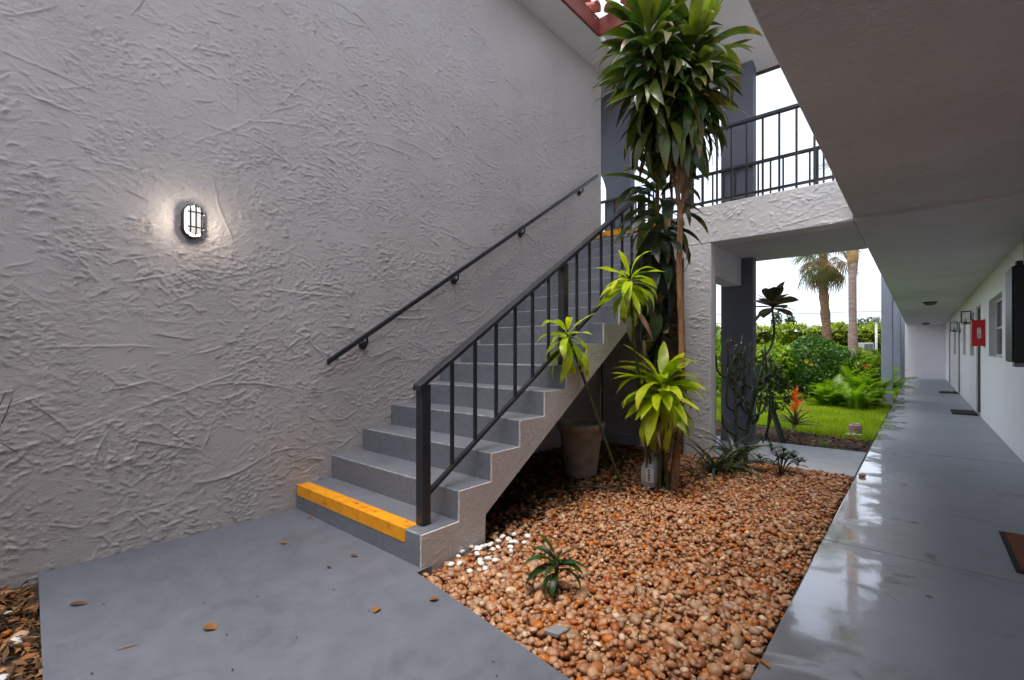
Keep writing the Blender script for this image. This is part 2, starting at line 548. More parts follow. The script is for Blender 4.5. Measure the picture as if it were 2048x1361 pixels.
def tube_geo(pts, rad, sides=8, caps=True, squash=None):
    pts = [Vector(p) for p in pts]
    n = len(pts)
    if isinstance(rad, (int, float)):
        rad = [rad] * n
    V, F = [], []
    up = Vector((0.123, 0.456, 0.88)).normalized()
    prev = None
    for i, p in enumerate(pts):
        d = (pts[min(i + 1, n - 1)] - pts[max(i - 1, 0)]).normalized()
        if prev is None:
            a = d.cross(up)
            if a.length < 0.1:
                a = d.cross(Vector((1, 0, 0)))
            a.normalize()
        else:
            a = (prev - d * prev.dot(d)).normalized()
        prev = a
        b = d.cross(a)
        for j in range(sides):
            t = 2 * math.pi * j / sides
            V.append(p + (a * math.cos(t) + b * math.sin(t)) * rad[i])
    for i in range(n - 1):
        for j in range(sides):
            k2 = (j + 1) % sides
            F.append((i * sides + j, i * sides + k2, (i + 1) * sides + k2, (i + 1) * sides + j))
    if caps:
        F.append(tuple(range(sides))[::-1])
        F.append(tuple((n - 1) * sides + j for j in range(sides)))
    return V, F

def tube(name, pts, rad, mat, parent=None, sides=8, smooth=True):
    V, F = tube_geo(pts, rad, sides)
    return raw(name, V, F, mat, parent, smooth)

def tubes(name, list_, mat, parent=None, sides=8, smooth=True):
    V, F = [], []
    for pts, rad in list_:
        v, f = tube_geo(pts, rad, sides)
        o = len(V)
        V += v
        F += [tuple(i + o for i in q) for q in f]
    return raw(name, V, F, mat, parent, smooth)

def curve(pts, n=24):
    """Catmull-Rom through pts"""
    P = [Vector(p) for p in pts]
    P = [P[0] * 2 - P[1]] + P + [P[-1] * 2 - P[-2]]
    out = []
    segs = len(P) - 3
    per = max(2, n // segs)
    for i in range(segs):
        a, b, c_, d = P[i:i + 4]
        for j in range(per):
            t = j / per
            out.append(0.5 * ((2 * b) + (c_ - a) * t + (2 * a - 5 * b + 4 * c_ - d) * t * t + (3 * b - a - 3 * c_ + d) * t ** 3))
    out.append(P[-2])
    return out

def lathe_geo(prof, cx, cy, sides=32):
    V, F = [], []
    for r, z in prof:
        for j in range(sides):
            t = 2 * math.pi * j / sides
            V.append((cx + r * math.cos(t), cy + r * math.sin(t), z))
    for i in range(len(prof) - 1):
        for j in range(sides):
            k2 = (j + 1) % sides
            F.append((i * sides + j, i * sides + k2, (i + 1) * sides + k2, (i + 1) * sides + j))
    return V, F

def lathe(name, prof, cx, cy, mat, parent=None, sides=32, smooth=True):
    V, F = lathe_geo(prof, cx, cy, sides)
    return raw(name, V, F, mat, parent, smooth)

def fast_mesh(name, V, quads=None, tris=None, rnd=None, smooth=False):
    V = np.asarray(V, dtype=np.float32)
    me = bpy.data.meshes.new(name)
    me.vertices.add(len(V))
    me.vertices.foreach_set('co', V.ravel())
    if quads is not None:
        Fq, k4 = np.asarray(quads, dtype=np.int32), 4
    else:
        Fq, k4 = np.asarray(tris, dtype=np.int32), 3
    n = len(Fq)
    me.loops.add(n * k4)
    me.loops.foreach_set('vertex_index', Fq.ravel())
    me.polygons.add(n)
    me.polygons.foreach_set('loop_start', np.arange(0, n * k4, k4, dtype=np.int32))
    if smooth:
        me.polygons.foreach_set('use_smooth', np.ones(n, dtype=bool))
    me.update(calc_edges=True)
    if rnd is not None:
        at = me.attributes.new('rnd', 'FLOAT', 'POINT')
        at.data.foreach_set('value', np.asarray(rnd, dtype=np.float32))
    return me

# gradient noise on arrays
def perlin(x, y, seed=0):
    r_ = np.random.default_rng(seed)
    perm = r_.permutation(512)
    ang = r_.random(512) * 2 * np.pi
    gx, gy = np.cos(ang), np.sin(ang)
    xi, yi = np.floor(x).astype(int), np.floor(y).astype(int)
    xf, yf = x - xi, y - yi
    def gr(ix, iy, dx, dy):
        h = perm[(perm[ix & 511] + iy) & 511]
        return gx[h] * dx + gy[h] * dy
    u = xf ** 3 * (xf * (xf * 6 - 15) + 10)
    v = yf ** 3 * (yf * (yf * 6 - 15) + 10)
    a = gr(xi, yi, xf, yf)
    b = gr(xi + 1, yi, xf - 1, yf)
    c_ = gr(xi, yi + 1, xf, yf - 1)
    d = gr(xi + 1, yi + 1, xf - 1, yf - 1)
    return (a * (1 - u) + b * u) * (1 - v) + (c_ * (1 - u) + d * u) * v

def sstep(a, b, x):
    t = np.clip((x - a) / (b - a), 0, 1)
    return t * t * (3 - 2 * t)

# ------------------------------------------------------------------ setting: ground, walks, beds
box('ground', -220, 220, -220, 220, -0.6, -0.14, 'soil', None, 0)
bpy.data.objects['ground']['kind'] = 'structure'

XW = -3.62          # face of the stair wall
XE = -0.47          # open edge of walkway and of the floor above
XR = 0.853          # face of the apartment wall

wk = thing('walkway', (XE, 0, 0), kind='structure')
for a, b in ((-4.0, -0.05), (-0.05, 3.58), (3.58, 7.35), (7.35, 11.1), (11.1, 14.9), (14.9, 18.7), (18.7, 22.5), (22.5, 28.0)):
    box('paving_slab', XE, XR - 0.002, a + 0.004, b - 0.004, -0.13, 0.0, 'walk_paint', wk, 0.006, 2)
box('cross_path', -3.55, XE - 0.008, 5.63, 7.02, -0.13, -0.003, 'cross_paint', None, 0.006)['kind'] = 'structure'
prism_z('entry_path', [(XW + 0.005, 0.235), (-2.42, 0.17), (XE - 0.008, 0.06), (XE - 0.008, 1.385), (-0.96, 1.44), (-2.075, 1.585), (-2.075, 1.70), (XW + 0.005, 1.70)], -0.13, -0.002, 'slab_paint', None, 0.006)['kind'] = 'structure'

# ------------------------------------------------------------------ the trowelled stair wall
def stucco_field(Yv, Zv, seed=5):
    area = (Yv[-1] - Yv[0]) * (Zv[-1] - Zv[0])
    Yg, Zg = np.meshgrid(Yv, Zv, indexing='ij')
    h = np.zeros_like(Yg)
    wy = Yg + 0.05 * perlin(Yg * 4.1, Zg * 4.1, 1) + 0.012 * perlin(Yg * 17, Zg * 17, 21)
    wz = Zg + 0.05 * perlin(Yg * 4.1, Zg * 4.1, 2) + 0.012 * perlin(Yg * 17, Zg * 17, 22)
    for i, (ang, fy, fz, amp) in enumerate(((0.35, 9.0, 21.0, 0.0016), (-0.55, 10.0, 24.0, 0.0016), (0.1, 15.0, 34.0, 0.0016), (0.9, 17.0, 36.0, 0.0015))):
        ca, sa = math.cos(ang), math.sin(ang)
        u = ca * wy + sa * wz
        v = -sa * wy + ca * wz
        n = perlin(u * fy, v * fz, 10 + i) + 0.45 * perlin(u * fy * 2.3, v * fz * 2.1, 30 + i)
        mask = sstep(0.02, 0.22, perlin(Yg * 1.9 + i * 7, Zg * 1.9, 50 + i) + 0.4 * perlin(Yg * 5 + i * 7, Zg * 5, 55 + i))
        h += 0.75 * amp * sstep(0.10, 0.13, n) * mask
        h += amp * 0.2 * np.exp(-((n - 0.13) / 0.022) ** 2) * mask
    n2 = perlin(wy * 30, wz * 55, 61) + 0.4 * perlin(wy * 60, wz * 95, 62)
    m2 = sstep(0.02, 0.25, perlin(Yg * 2.6, Zg * 3.0, 63) + 0.3 * perlin(Yg * 7, Zg * 7, 66))
    h += 0.0026 * sstep(0.12, 0.26, n2) * m2
    sy = Yg + 0.010 * perlin(Yg * 5, Zg * 5, 23) + 0.006 * perlin(Yg * 21, Zg * 21, 24)
    sz = Zg + 0.010 * perlin(Yg * 5, Zg * 5, 25) + 0.006 * perlin(Yg * 21, Zg * 21, 26)
    r_ = random.Random(seed)
    y0, y1, z0, z1 = Yv[0], Yv[-1], Zv[0], Zv[-1]
    for q in range(int(21.4 * area) + 1):
        cy, cz = r_.uniform(y0, y1), r_.uniform(z0, z1)
        L = r_.choice((0.03, 0.04, 0.05, 0.07, 0.09, 0.12, 0.18, 0.30)) * r_.uniform(0.7, 1.3)
        ang = r_.choice((r_.gauss(0.3, 0.45), r_.gauss(-0.75, 0.45), r_.gauss(0.0, 0.3)))
        w = r_.uniform(0.0026, 0.0044)
        H = r_.uniform(0.0028, 0.0070)
        kap = r_.gauss(0, 0.5)
        ext = L + 0.06
        i0, i1 = np.searchsorted(Yv, (cy - ext, cy + ext))
        j0, j1 = np.searchsorted(Zv, (cz - ext, cz + ext))
        if i1 - i0 < 3 or j1 - j0 < 3:
            continue
        yy = sy[i0:i1, j0:j1] - cy
        zz = sz[i0:i1, j0:j1] - cz
        ca, sa = math.cos(ang), math.sin(ang)
        u = ca * yy + sa * zz
        v = -sa * yy + ca * zz - kap * (ca * yy + sa * zz) ** 2
        tp = np.clip(1 - (np.abs(u) / L) ** 3, 0, 1)
        side = r_.choice((-1, 1))
        vs_ = v * side
        prof = np.where(vs_ > 0, np.exp(-(vs_ / w) ** 2), 0.72 * np.exp(-(vs_ / w) ** 2) + 0.28 * np.exp(vs_ / 0.028))
        h[i0:i1, j0:j1] += H * tp * prof
    # clusters of small sharp chips left by the trowel: each ramps up and breaks off
    for q in range(int(12.1 * area) + 1):
        cy, cz = r_.uniform(y0, y1), r_.uniform(z0, z1)
        a0 = r_.choice((r_.gauss(0.25, 0.3), r_.gauss(-0.5, 0.35)))
        spread = r_.uniform(0.06, 0.20)
        side = r_.choice((-1, -1, 1))
        for w_ in range(r_.randint(10, 34)):
            py, pz = cy + r_.gauss(0, spread), cz + r_.gauss(0, spread * 0.6)
            L = r_.uniform(0.012, 0.036)
            H = r_.uniform(0.0018, 0.0046)
            ang = a0 + r_.gauss(0, 0.28)
            ramp = r_.uniform(0.010, 0.026)
            i0, i1 = np.searchsorted(Yv, (py - L - 0.01, py + L + 0.01))
            j0, j1 = np.searchsorted(Zv, (pz - L - 0.01, pz + L + 0.01))
            if i1 - i0 < 2 or j1 - j0 < 2:
                continue
            yy = sy[i0:i1, j0:j1] - py
            zz = sz[i0:i1, j0:j1] - pz
            ca, sa = math.cos(ang), math.sin(ang)
            u = ca * yy + sa * zz
            v = (-sa * yy + ca * zz + 6.0 * u * u) * side
            tp = np.clip(1 - (u / L) ** 2, 0, 1)
            h[i0:i1, j0:j1] += H * tp * np.where(v > 0, np.exp(-(v / 0.0020) ** 2), np.clip(1 + v / ramp, 0, 1))
    h += 0.004 * perlin(Yg * 1.1, Zg * 1.1, 71) + 0.0012 * perlin(Yg * 7, Zg * 7, 72)
    return h * 1.1

def stucco_sheet(name, Yv, Zv, x, mat, parent):
    h = stucco_field(Yv, Zv)
    Yg, Zg = np.meshgrid(Yv, Zv, indexing='ij')
    V = np.stack([x + h, Yg, Zg], -1).reshape(-1, 3)
    ny, nz = len(Yv), len(Zv)
    idx = np.arange(ny * nz).reshape(ny, nz)
    Q = np.stack([idx[:-1, :-1], idx[1:, :-1], idx[1:, 1:], idx[:-1, 1:]], -1).reshape(-1, 4)
    me = fast_mesh(name, V, Q, smooth=True)
    return link(name, me, mat, parent)

def stucco_front(name, x0, x1, z0, z1, y, mat, parent, step=0.0085, seed=9, off=30.0):
    """the same relief on a face that looks towards -Y"""
    xs, zs = np.arange(x0, x1 + 1e-6, step), np.arange(z0, z1 + 1e-6, step)
    xs[-1], zs[-1] = x1, z1
    h = stucco_field(xs + off, zs + off, seed)
    X_, Z_ = np.meshgrid(xs, zs, indexing='ij')
    V = np.stack([X_, y - 0.004 - np.maximum(h, -0.003), Z_], -1).reshape(-1, 3)
    idx = np.arange(X_.size).reshape(X_.shape)
    Q = np.stack([idx[:-1, :-1], idx[1:, :-1], idx[1:, 1:], idx[:-1, 1:]], -1).reshape(-1, 4)
    return link(name, fast_mesh(name, V, Q, smooth=True), mat, parent)

sw = thing('stair_wall', (XW, 3, 0), 'tall pale stucco wall with trowel ridges behind the grey stairs', 'wall')
yv = [-0.25]
while yv[-1] < 6.2:
    yv.append(yv[-1] + 0.0050 + 0.0010 * max(0, yv[-1]))
yv[-1] = 6.2
stucco_sheet('trowelled_face', np.array(yv), np.arange(-0.12, 5.395, 0.0061), XW, 'stucco_relief', sw)
box('wall_core', XW - 0.28, XW - 0.004, -2.69, 6.2, -0.13, 5.378, 'stucco_white', sw, 0.0)
box('near_face', XW - 0.003, XW + 0.004, -2.69, -0.255, -0.12, 5.378, 'stucco_white', sw, 0.0)

# unseen wall added behind the viewer to block low sky light
o = box('light_block_wall', XW - 0.25, 1.2, -2.95, -2.7, -0.13, 2.9, 'stucco_white', None, 0.01)
tag(o, 'added pale stucco wall behind the viewer, blocking low sky light', 'wall')
# ------------------------------------------------------------------ stairs
NS, RISE, TREAD, Y0 = 16, 0.1822, 0.285, 1.635
XS0, XS1 = XW + 0.003, -2.09
def waist(y):
    return max(-0.10, 0.645 * (y - 2.138) + 0.16) if y > 2.138 else -0.10
st = thing('staircase', (-2.85, 1.64, 0), 'straight flight of grey painted concrete stairs with yellow bottom edge', 'stairs')
for i in range(NS):
    ya, yb, z = Y0 + i * TREAD, Y0 + (i + 1) * TREAD, (i + 1) * RISE
    if i == NS - 1:
        yb = 6.19
    prof = [(ya, z), (yb + 0.012, z - 0.0005), (yb + 0.012, max(waist(yb), z - 0.45)), (ya, max(waist(ya), z - RISE - 0.30))]
    if ya < 2.138 < yb:
        prof = [(ya, z), (yb + 0.012, z - 0.0005), (yb + 0.012, waist(yb)), (2.145, 0.16), (2.138, -0.10), (ya, -0.10)]
    o = prism_x('step', prof, XS0, XS1 - 0.016, 'stair_paint', st, 0.007)
    o.data.materials.append(M['stair_edge'])
    for f in o.data.polygons:
        if f.normal.y < -0.25 and f.normal.z > 0.25:
            f.material_index = 1
# stepped stucco side of the flight, a hair below the treads
prof = [(Y0 + 0.003, -0.12)]
for i in range(NS):
    ya, z = Y0 + 0.003 + i * TREAD, (i + 1) * RISE - 0.004
    prof += [(ya, z), (ya + TREAD, z)]
prof[-1] = (6.0, prof[-1][1])
prof += [(6.0, waist(6.0)), (2.15, 0.165), (2.135, -0.12)]
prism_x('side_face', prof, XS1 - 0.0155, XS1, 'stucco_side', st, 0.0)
def nosing(i, xa, xb, top, front):
    y, z = Y0 + i * TREAD, (i + 1) * RISE
    prism_x('nosing_strip', [(y - 0.003, z - front), (y - 0.003, z + 0.003), (y + top, z + 0.003), (y + top, z - 0.004), (y + 0.006, z - 0.006), (y + 0.006, z - front)], xa, xb, 'nosing_yellow', st, 0.0012, 1)
nosing(0, XW + 0.02, -2.235, 0.095, 0.078)
nosing(NS - 1, XW + 0.02, -2.42, 0.09, 0.075)

# ------------------------------------------------------------------ stair railing
def rz(y, base):                       # height of a rail line over the flight
    return base + 0.6393 * (y - 1.75)
XRL = -2.215
sr = thing('stair_railing', (XRL, 1.75, RISE), 'black metal railing with square balusters along the open side of the stairs', 'railing')
def slope_bar(name, y0, y1, b0, th, x0, x1, parent, mat='rail_metal', bev=0.003):
    return prism_x(name, [(y0, rz(y0, b0)), (y1, rz(y1, b0)), (y1, rz(y1, b0) + th), (y0, rz(y0, b0) + th)], x0, x1, mat, parent, bev, 1)
slope_bar('top_rail', 1.70, 5.98, 1.005, 0.034, XRL - 0.036, XRL + 0.036, sr)
slope_bar('bottom_rail', 1.785, 5.95, 0.318, 0.034, XRL - 0.014, XRL + 0.014, sr)
for y, zb in ((1.75, RISE - 0.002), (3.19, 6 * RISE - 0.002), (4.63, 11 * RISE - 0.002), (5.93, 16 * RISE - 0.002)):
    p = box('newel_post', XRL - 0.032, XRL + 0.032, y - 0.032, y + 0.032, zb + 0.003, rz(y, 1.005) + 0.002, 'rail_metal', sr, 0.004)
by = 1.975
while by < 5.85:
    if min(abs(by - y) for y in (3.19, 4.63, 5.93)) > 0.09:
        box('baluster', XRL - 0.0105, XRL + 0.0105, by - 0.0105, by + 0.0105, rz(by, 0.335), rz(by, 1.008), 'rail_metal', sr, 0.002)
    by += 0.2025

# ------------------------------------------------------------------ wall handrail
wh = thing('wall_handrail', (-3.54, 1.85, 1.1), 'slim black handrail fixed to the stucco wall on round brackets', 'handrail')
def hz(y):
    return 1.119 + 0.6415 * (y - 1.846)
prism_x('rail', [(1.846, hz(1.846) - 0.022), (5.967, hz(5.967) - 0.022), (5.967, hz(5.967) + 0.022), (1.846, hz(1.846) + 0.022)], -3.557, -3.522, 'rail_metal', wh, 0.006, 2)
for y in (2.20, 3.24, 4.30, 5.58):
    z = hz(y)
    t_ = tubes('bracket', [([(-3.613, y, z - 0.085), (-3.595, y, z - 0.085)], [0.038, 0.036]), (curve([(-3.60, y, z - 0.085), (-3.56, y, z - 0.085), (-3.54, y, z - 0.06), (-3.54, y, z - 0.018)], 9), 0.009)], 'black_metal', wh, 14)

# ------------------------------------------------------------------ bulkhead lamp on the stair wall
LY, LZ = 0.945, 2.05
lm = thing('wall_lamp', (XW, LY, LZ), 'lit oval bulkhead lamp with black cage on the stucco wall', 'lamp')
def stadium(hw, hh, n=10):
    pts = []
    for j in range(n + 1):
        t = math.pi * j / n
        pts.append((hw * math.cos(t), (hh - hw) + hw * math.sin(t)))
    for j in range(n + 1):
        t = math.pi + math.pi * j / n
        pts.append((hw * math.cos(t), -(hh - hw) + hw * math.sin(t)))
    return pts
def loft(name, rings, mat, parent, cap=True):
    V, F = [], []
    n = len(rings[0][1])
    for x, pts in rings:
        V += [(XW + x, LY + a, LZ + b) for a, b in pts]
    for i in range(len(rings) - 1):
        for j in range(n):
            k2 = (j + 1) % n
            F.append((i * n + j, i * n + k2, (i + 1) * n + k2, (i + 1) * n + j))
    if cap:
        F.append(tuple((len(rings) - 1) * n + j for j in range(n)))
    return raw(name, V, F, mat, parent, True)
loft('housing', [(0.0, stadium(0.056, 0.106)), (0.030, stadium(0.058, 0.108)), (0.054, stadium(0.056, 0.106)), (0.054, stadium(0.046, 0.096)), (0.048, stadium(0.045, 0.095))], 'black_metal', lm)
loft('diffuser_rim', [(0.0490, stadium(0.0440, 0.0940)), (0.076, stadium(0.0430, 0.0930))], 'lamp_rim', lm, False)
loft('diffuser', [(0.0765, stadium(0.0430, 0.0930)), (0.084, stadium(0.0405, 0.0905)), (0.092, stadium(0.033, 0.082)), (0.100, stadium(0.018, 0.066))], 'lamp_diffuser', lm)
def cage_v(dy):
    s_ = math.sqrt(max(0, 1 - (dy / 0.062) ** 2))
    hh = 0.05 + 0.058 * s_
    return [(XW + 0.046, LY + dy, LZ - hh), (XW + 0.085, LY + dy * 0.97, LZ - hh * 0.94), (XW + 0.106, LY + dy * 0.9, LZ - hh * 0.72), (XW + 0.108, LY + dy * 0.9, LZ), (XW + 0.106, LY + dy * 0.9, LZ + hh * 0.72), (XW + 0.085, LY + dy * 0.97, LZ + hh * 0.94), (XW + 0.046, LY + dy, LZ + hh)]
def cage_h(dz):
    return [(XW + 0.046, LY - 0.058, LZ + dz), (XW + 0.085, LY - 0.055, LZ + dz), (XW + 0.107, LY - 0.034, LZ + dz), (XW + 0.109, LY, LZ + dz), (XW + 0.107, LY + 0.034, LZ + dz), (XW + 0.085, LY + 0.055, LZ + dz), (XW + 0.046, LY + 0.058, LZ + dz)]
for dy in (-0.034, 0.0, 0.034):
    tube('cage_bar', curve(cage_v(dy), 24), 0.0042, 'black_metal', lm, 6)
for dz in (-0.048, 0.048):
    tube('cage_bar', curve(cage_h(dz), 24), 0.0042, 'black_metal', lm, 6)

# ------------------------------------------------------------------ upper floor, bridge, piers, columns
ub = thing('upper_walkway', (XE, 0, 2.44), 'smooth grey underside of the upper walkway slab over the corridor', 'walkway slab')
box('near_slab', XE - 0.004, 1.2, -2.69, 5.489, 2.475, 2.86, 'ceiling_paint', ub, 0.006)
box('far_slab', XE - 0.002, 1.2, 5.4895, 28.3, 2.44, 2.858, 'ceiling_paint', ub, 0.006)
br = thing('stair_bridge', (-1.3, 5.49, 2.44), 'pale stucco bridge beam linking the stair landing to the upper walkway', 'bridge')
box('front_beam', -2.10, XE - 0.006, 5.49, 5.70, 2.438, 2.865, 'stucco_white', br, 0.012, 3)
stucco_front('trowelled_face', -2.095, XE - 0.012, 2.446, 2.858, 5.488, 'stucco_relief_pale', br, 0.0085, 9, 30.0)
box('bridge_slab', -2.10, XE - 0.006, 5.702, 7.06, 2.442, 2.84, 'ceiling_paint', br, 0.006)
box('landing_slab', -3.90, -2.102, 6.192, 7.06, 2.60, 2.914, 'stair_paint', br, 0.006)
box('dropped_beam', -2.0, -1.79, 5.655, 6.695, 2.08, 2.4415, 'stucco_white', br, 0.006)
pr_ = thing('stucco_pier', (-1.95, 5.56, 0), 'pale stucco pier under the bridge beam behind the tall dracaena', 'pier')
box('pier_shaft', -2.103, -1.787, 5.486, 5.65, -0.13, 2.4385, 'stucco_white', pr_, 0.016, 3)
stucco_front('trowelled_face', -2.090, -1.800, -0.05, 2.436, 5.485, 'stucco_relief_pale', pr_, 0.0085, 12, 50.0)
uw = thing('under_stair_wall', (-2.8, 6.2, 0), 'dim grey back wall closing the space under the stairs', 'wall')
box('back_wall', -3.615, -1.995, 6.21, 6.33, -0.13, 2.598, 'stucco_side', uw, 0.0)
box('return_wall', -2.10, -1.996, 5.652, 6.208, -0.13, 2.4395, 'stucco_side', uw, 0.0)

def column(x0, x1, y0, y1, z1, mat, label):
    t_ = thing('column', ((x0 + x1) / 2, y0, 0), label, 'column', 'square columns of the building')
    box('shaft', x0, x1, y0, y1, -0.13, z1, mat, t_, 0.008, 2)
    box('base_skirt', x0 - 0.006, x1 + 0.006, y0 - 0.006, y1 + 0.006, -0.13, 0.075, mat, t_, 0.004)
    return t_
column(-2.05, -1.65, 6.70, 6.87, 5.02, 'column_paint', 'dark blue-grey square column beyond the bridge, behind the cactus-like plant')
cb = column(-3.82, -3.40, 6.70, 6.87, 5.378, 'column_paint', 'dark grey column with arched bracket at the top of the stairs')
arch = [(-3.818, 5.376), (-4.9, 5.376), (-4.9, 4.6)] + [(-4.9 + 1.082 * math.sin(t), 3.7 + 0.9 * math.cos(t)) for t in [math.pi / 2 * j / 14 for j in range(1, 15)]]
V = [(x, 6.715, z) for x, z in arch] + [(x, 6.855, z) for x, z in arch]
n_ = len(arch)
raw('arch_bracket', V, [tuple(range(n_)), tuple(range(2 * n_ - 1, n_ - 1, -1))] + [(i, i + n_, (i + 1) % n_ + n_, (i + 1) % n_) for i in range(n_)], 'column_paint', cb)
for y, lb in ((13.9, 'nearest lit blue-grey column along the garden edge of the corridor'), (19.8, 'second lit blue-grey column along the garden edge of the corridor'), (25.2, 'farthest lit blue-grey column along the garden edge of the corridor')):
    column(XE - 0.215, XE - 0.008, y, y + 0.42, 5.2, 'column_paint_lit', lb)

# balcony railings
def balcony(y, x0, x1, zb, zt, label, nb, posts=(), xs=None):
    t_ = thing('balcony_railing', ((x0 + x1) / 2, y, zb), label, 'railing', 'railings of the upper floor')
    box('top_rail', x0, x1, y - 0.025, y + 0.025, zt - 0.034, zt, 'rail_metal', t_, 0.003)
    box('bottom_rail', x0, x1, y - 0.013, y + 0.013, zb + 0.05, zb + 0.078, 'rail_metal', t_, 0.002)
    for p in posts:
        box('post', p - 0.022, p + 0.022, y - 0.021, y + 0.021, zb - 0.01, zt - 0.03, 'rail_metal', t_, 0.002)
    xs = xs or [x0 + (x1 - x0) * (j + 0.5) / nb for j in range(nb)]
    for x in xs:
        if all(abs(x - p) > 0.04 for p in posts):
            box('baluster', x - 0.0095, x + 0.0095, y - 0.0095, y + 0.0095, zb + (0.0 if j_full(x) else 0.06), zt - 0.03, 'rail_metal', t_, 0.0)
    return t_
def j_full(x):
    return True
balcony(5.56, -2.06, XE - 0.02, 2.862, 3.745, 'black railing on the near edge of the upper bridge', 0, (-2.03,), [-1.90 + 0.157 * j for j in range(9)])
balcony(6.66, -3.36, XE - 0.02, 2.912, 3.665, 'black railing on the far edge of the upper bridge', 0, (-0.94, -2.45), [-3.28 + 0.142 * j for j in range(20)])
balcony(6.64, -4.2, -3.44, 2.912, 3.62, 'short black railing between stair wall and arched column', 0, (), [-4.1 + 0.155 * j for j in range(4)])

# ------------------------------------------------------------------ roofs round the open well
def roof_edge(name, label, p, d, n_tiles, nrm, fz0=5.385, parent=None):
    """dark red fascia along p + s*d with barrel tiles over it; nrm looks into the well"""
    t_ = thing(name, p, label, 'roof')
    return t_
rl = thing('roof_eave', (-3.4, 1, 5.38), 'red tiled eave over the stair wall with grey soffit', 'roof')
box('soffit', -4.9, -3.222, -2.69, 6.93, 5.38, 5.46, 'soffit_paint', rl, 0.0)
box('fascia', -3.22, -3.185, -2.69, 5.42, 5.374, 5.60, 'dark_red', rl, 0.004)
def barrel(p, d, L, r, mat, parent):
    """half round tile from p along d (unit), hump up"""
    d = Vector(d).normalized()
    a = d.cross(Vector((0, 0, 1))).normalized()
    b = a.cross(d).normalized()
    V, F = [], []
    for s_, rr in ((0, r), (L, r * 0.82)):
        for rad in (rr, rr - 0.014):
            for j in range(9):
                t = math.pi * j / 8
                V.append(Vector(p) + d * s_ + a * math.cos(t) * rad + b * math.sin(t) * rad)
    for j in range(8):
        F.append((j, j + 1, 18 + j + 1, 18 + j))
        F.append((9 + j, 27 + j, 27 + j + 1, 9 + j + 1))
        F.append((j, 9 + j, 9 + j + 1, j + 1))
    return raw('roof_tile', V, F, mat, parent, False)
for j in range(14):
    barrel((-3.12, 5.25 - j * 0.235, 5.60), (-0.95, 0, 0.3), 0.5, 0.088, 'tile_red', rl)
rf = thing('roof_canopy', (-1.5, 6.2, 5.1), 'sloping pale ceiling of the roof over the upper bridge with red eave', 'roof')
prism_x('canopy_ceiling', [(5.46, 5.40), (6.93, 4.965), (6.93, 5.12), (5.46, 5.56)], -3.17, 1.2, 'soffit_paint', rf, 0.0)
box('outer_fascia', -4.9, 1.2, 6.932, 6.965, 4.93, 5.16, 'brown_wood', rf, 0.004)
box('inner_fascia', -3.215, 1.2, 5.425, 5.456, 5.374, 5.60, 'dark_red', rf, 0.004)
for j in range(12):
    barrel((-3.0 + j * 0.235, 5.36, 5.60), (0, 0.95, 0.3), 0.5, 0.088, 'tile_red', rf)
rr_ = thing('roof_slab', (0.5, 0, 5.4), 'unseen flat roof slab on the apartment side, near edge cut back for sky light', 'roof')
box('roof_deck', 0.50, 4.0, -1.0, 5.42, 5.40, 5.58, 'soffit_paint', rr_, 0.0)  # out of view; inner edge pulled back so more sky light enters the well
box('roof_deck', -0.30, 4.0, 6.97, 28.3, 5.40, 5.58, 'soffit_paint', rr_, 0.0)

# ------------------------------------------------------------------ apartment wall with windows and doors
aw = thing('apartment_wall', (XR, 10, 0), 'long white apartment wall with doors and windows along the corridor', 'wall')
openings = [('w', 9.30, 10.95), ('d', 12.35, 13.20), ('w', 13.75, 14.75), ('w', 16.1, 17.1), ('d', 18.35, 19.2), ('w', 20.3, 21.5), ('d', 24.1, 25.0)]
y = -4.0
XB = 1.2
for kd, a, b in openings:
    box('wall_panel', XR, XB, y, a, -0.13, 2.4395, 'wall_white', aw, 0.0)
    if kd == 'w':
        box('wall_panel', XR + 0.0005, XB, a, b, -0.13, 1.12, 'wall_white', aw, 0.0)
        box('wall_panel', XR + 0.0005, XB, a, b, 2.04, 2.4395, 'wall_white', aw, 0.0)
        w_ = box('window', XR + 0.13, XR + 0.16, a + 0.003, b - 0.003, 1.123, 2.037, 'bronze_frame', aw, 0.0)
        ym = (a + b) / 2
        for fa, fb, fc, fd in ((a, b, 1.125, 1.165), (a, b, 1.995, 2.036), (a, a + 0.045, 1.166, 1.994), (b - 0.045, b, 1.166, 1.994), (a + 0.046, b - 0.046, 1.565, 1.60)):
            box('window_frame', XR + 0.085, XR + 0.129, fa + 0.004, fb - 0.004, fc, fd, 'white_frame', w_, 0.002)
        box('pane', XR + 0.118, XR + 0.128, a + 0.05, b - 0.05, 1.167, 1.564, 'window_glass', w_, 0.0)
        box('pane', XR + 0.108, XR + 0.118, a + 0.05, b - 0.05, 1.601, 1.993, 'window_glass', w_, 0.0)
        box('window_sill', XR - 0.012, XR + 0.084, a + 0.002, b - 0.002, 1.1205, 1.14, 'white_frame', w_, 0.003)
    else:
        box('wall_panel', XR + 0.0005, XB, a, b, 2.09, 2.4395, 'wall_white', aw, 0.0)
        d_ = box('door', XR + 0.12, XR + 0.165, a + 0.05, b - 0.05, 0.01, 2.045, 'door_paint', aw, 0.003)
        for fa, fb, fc, fd in ((a, a + 0.048, 0.002, 2.088), (b - 0.048, b, 0.002, 2.088), (a + 0.0485, b - 0.0485, 2.047, 2.088)):
            box('door_frame', XR + 0.02, XR + 0.166, fa + 0.002, fb - 0.002, fc, fd, 'bronze_frame', d_, 0.003)
        tubes('handle', [([(XR + 0.12, a + 0.13, 1.0), (XR + 0.07, a + 0.13, 1.0)], 0.011), ([(XR + 0.075, a + 0.12, 1.0), (XR + 0.07, a + 0.24, 1.0)], 0.009)], 'black_metal', d_, 8)
    y = b
box('wall_panel', XR, XB, y, 28.3, -0.13, 2.4395, 'wall_white', aw, 0.0)
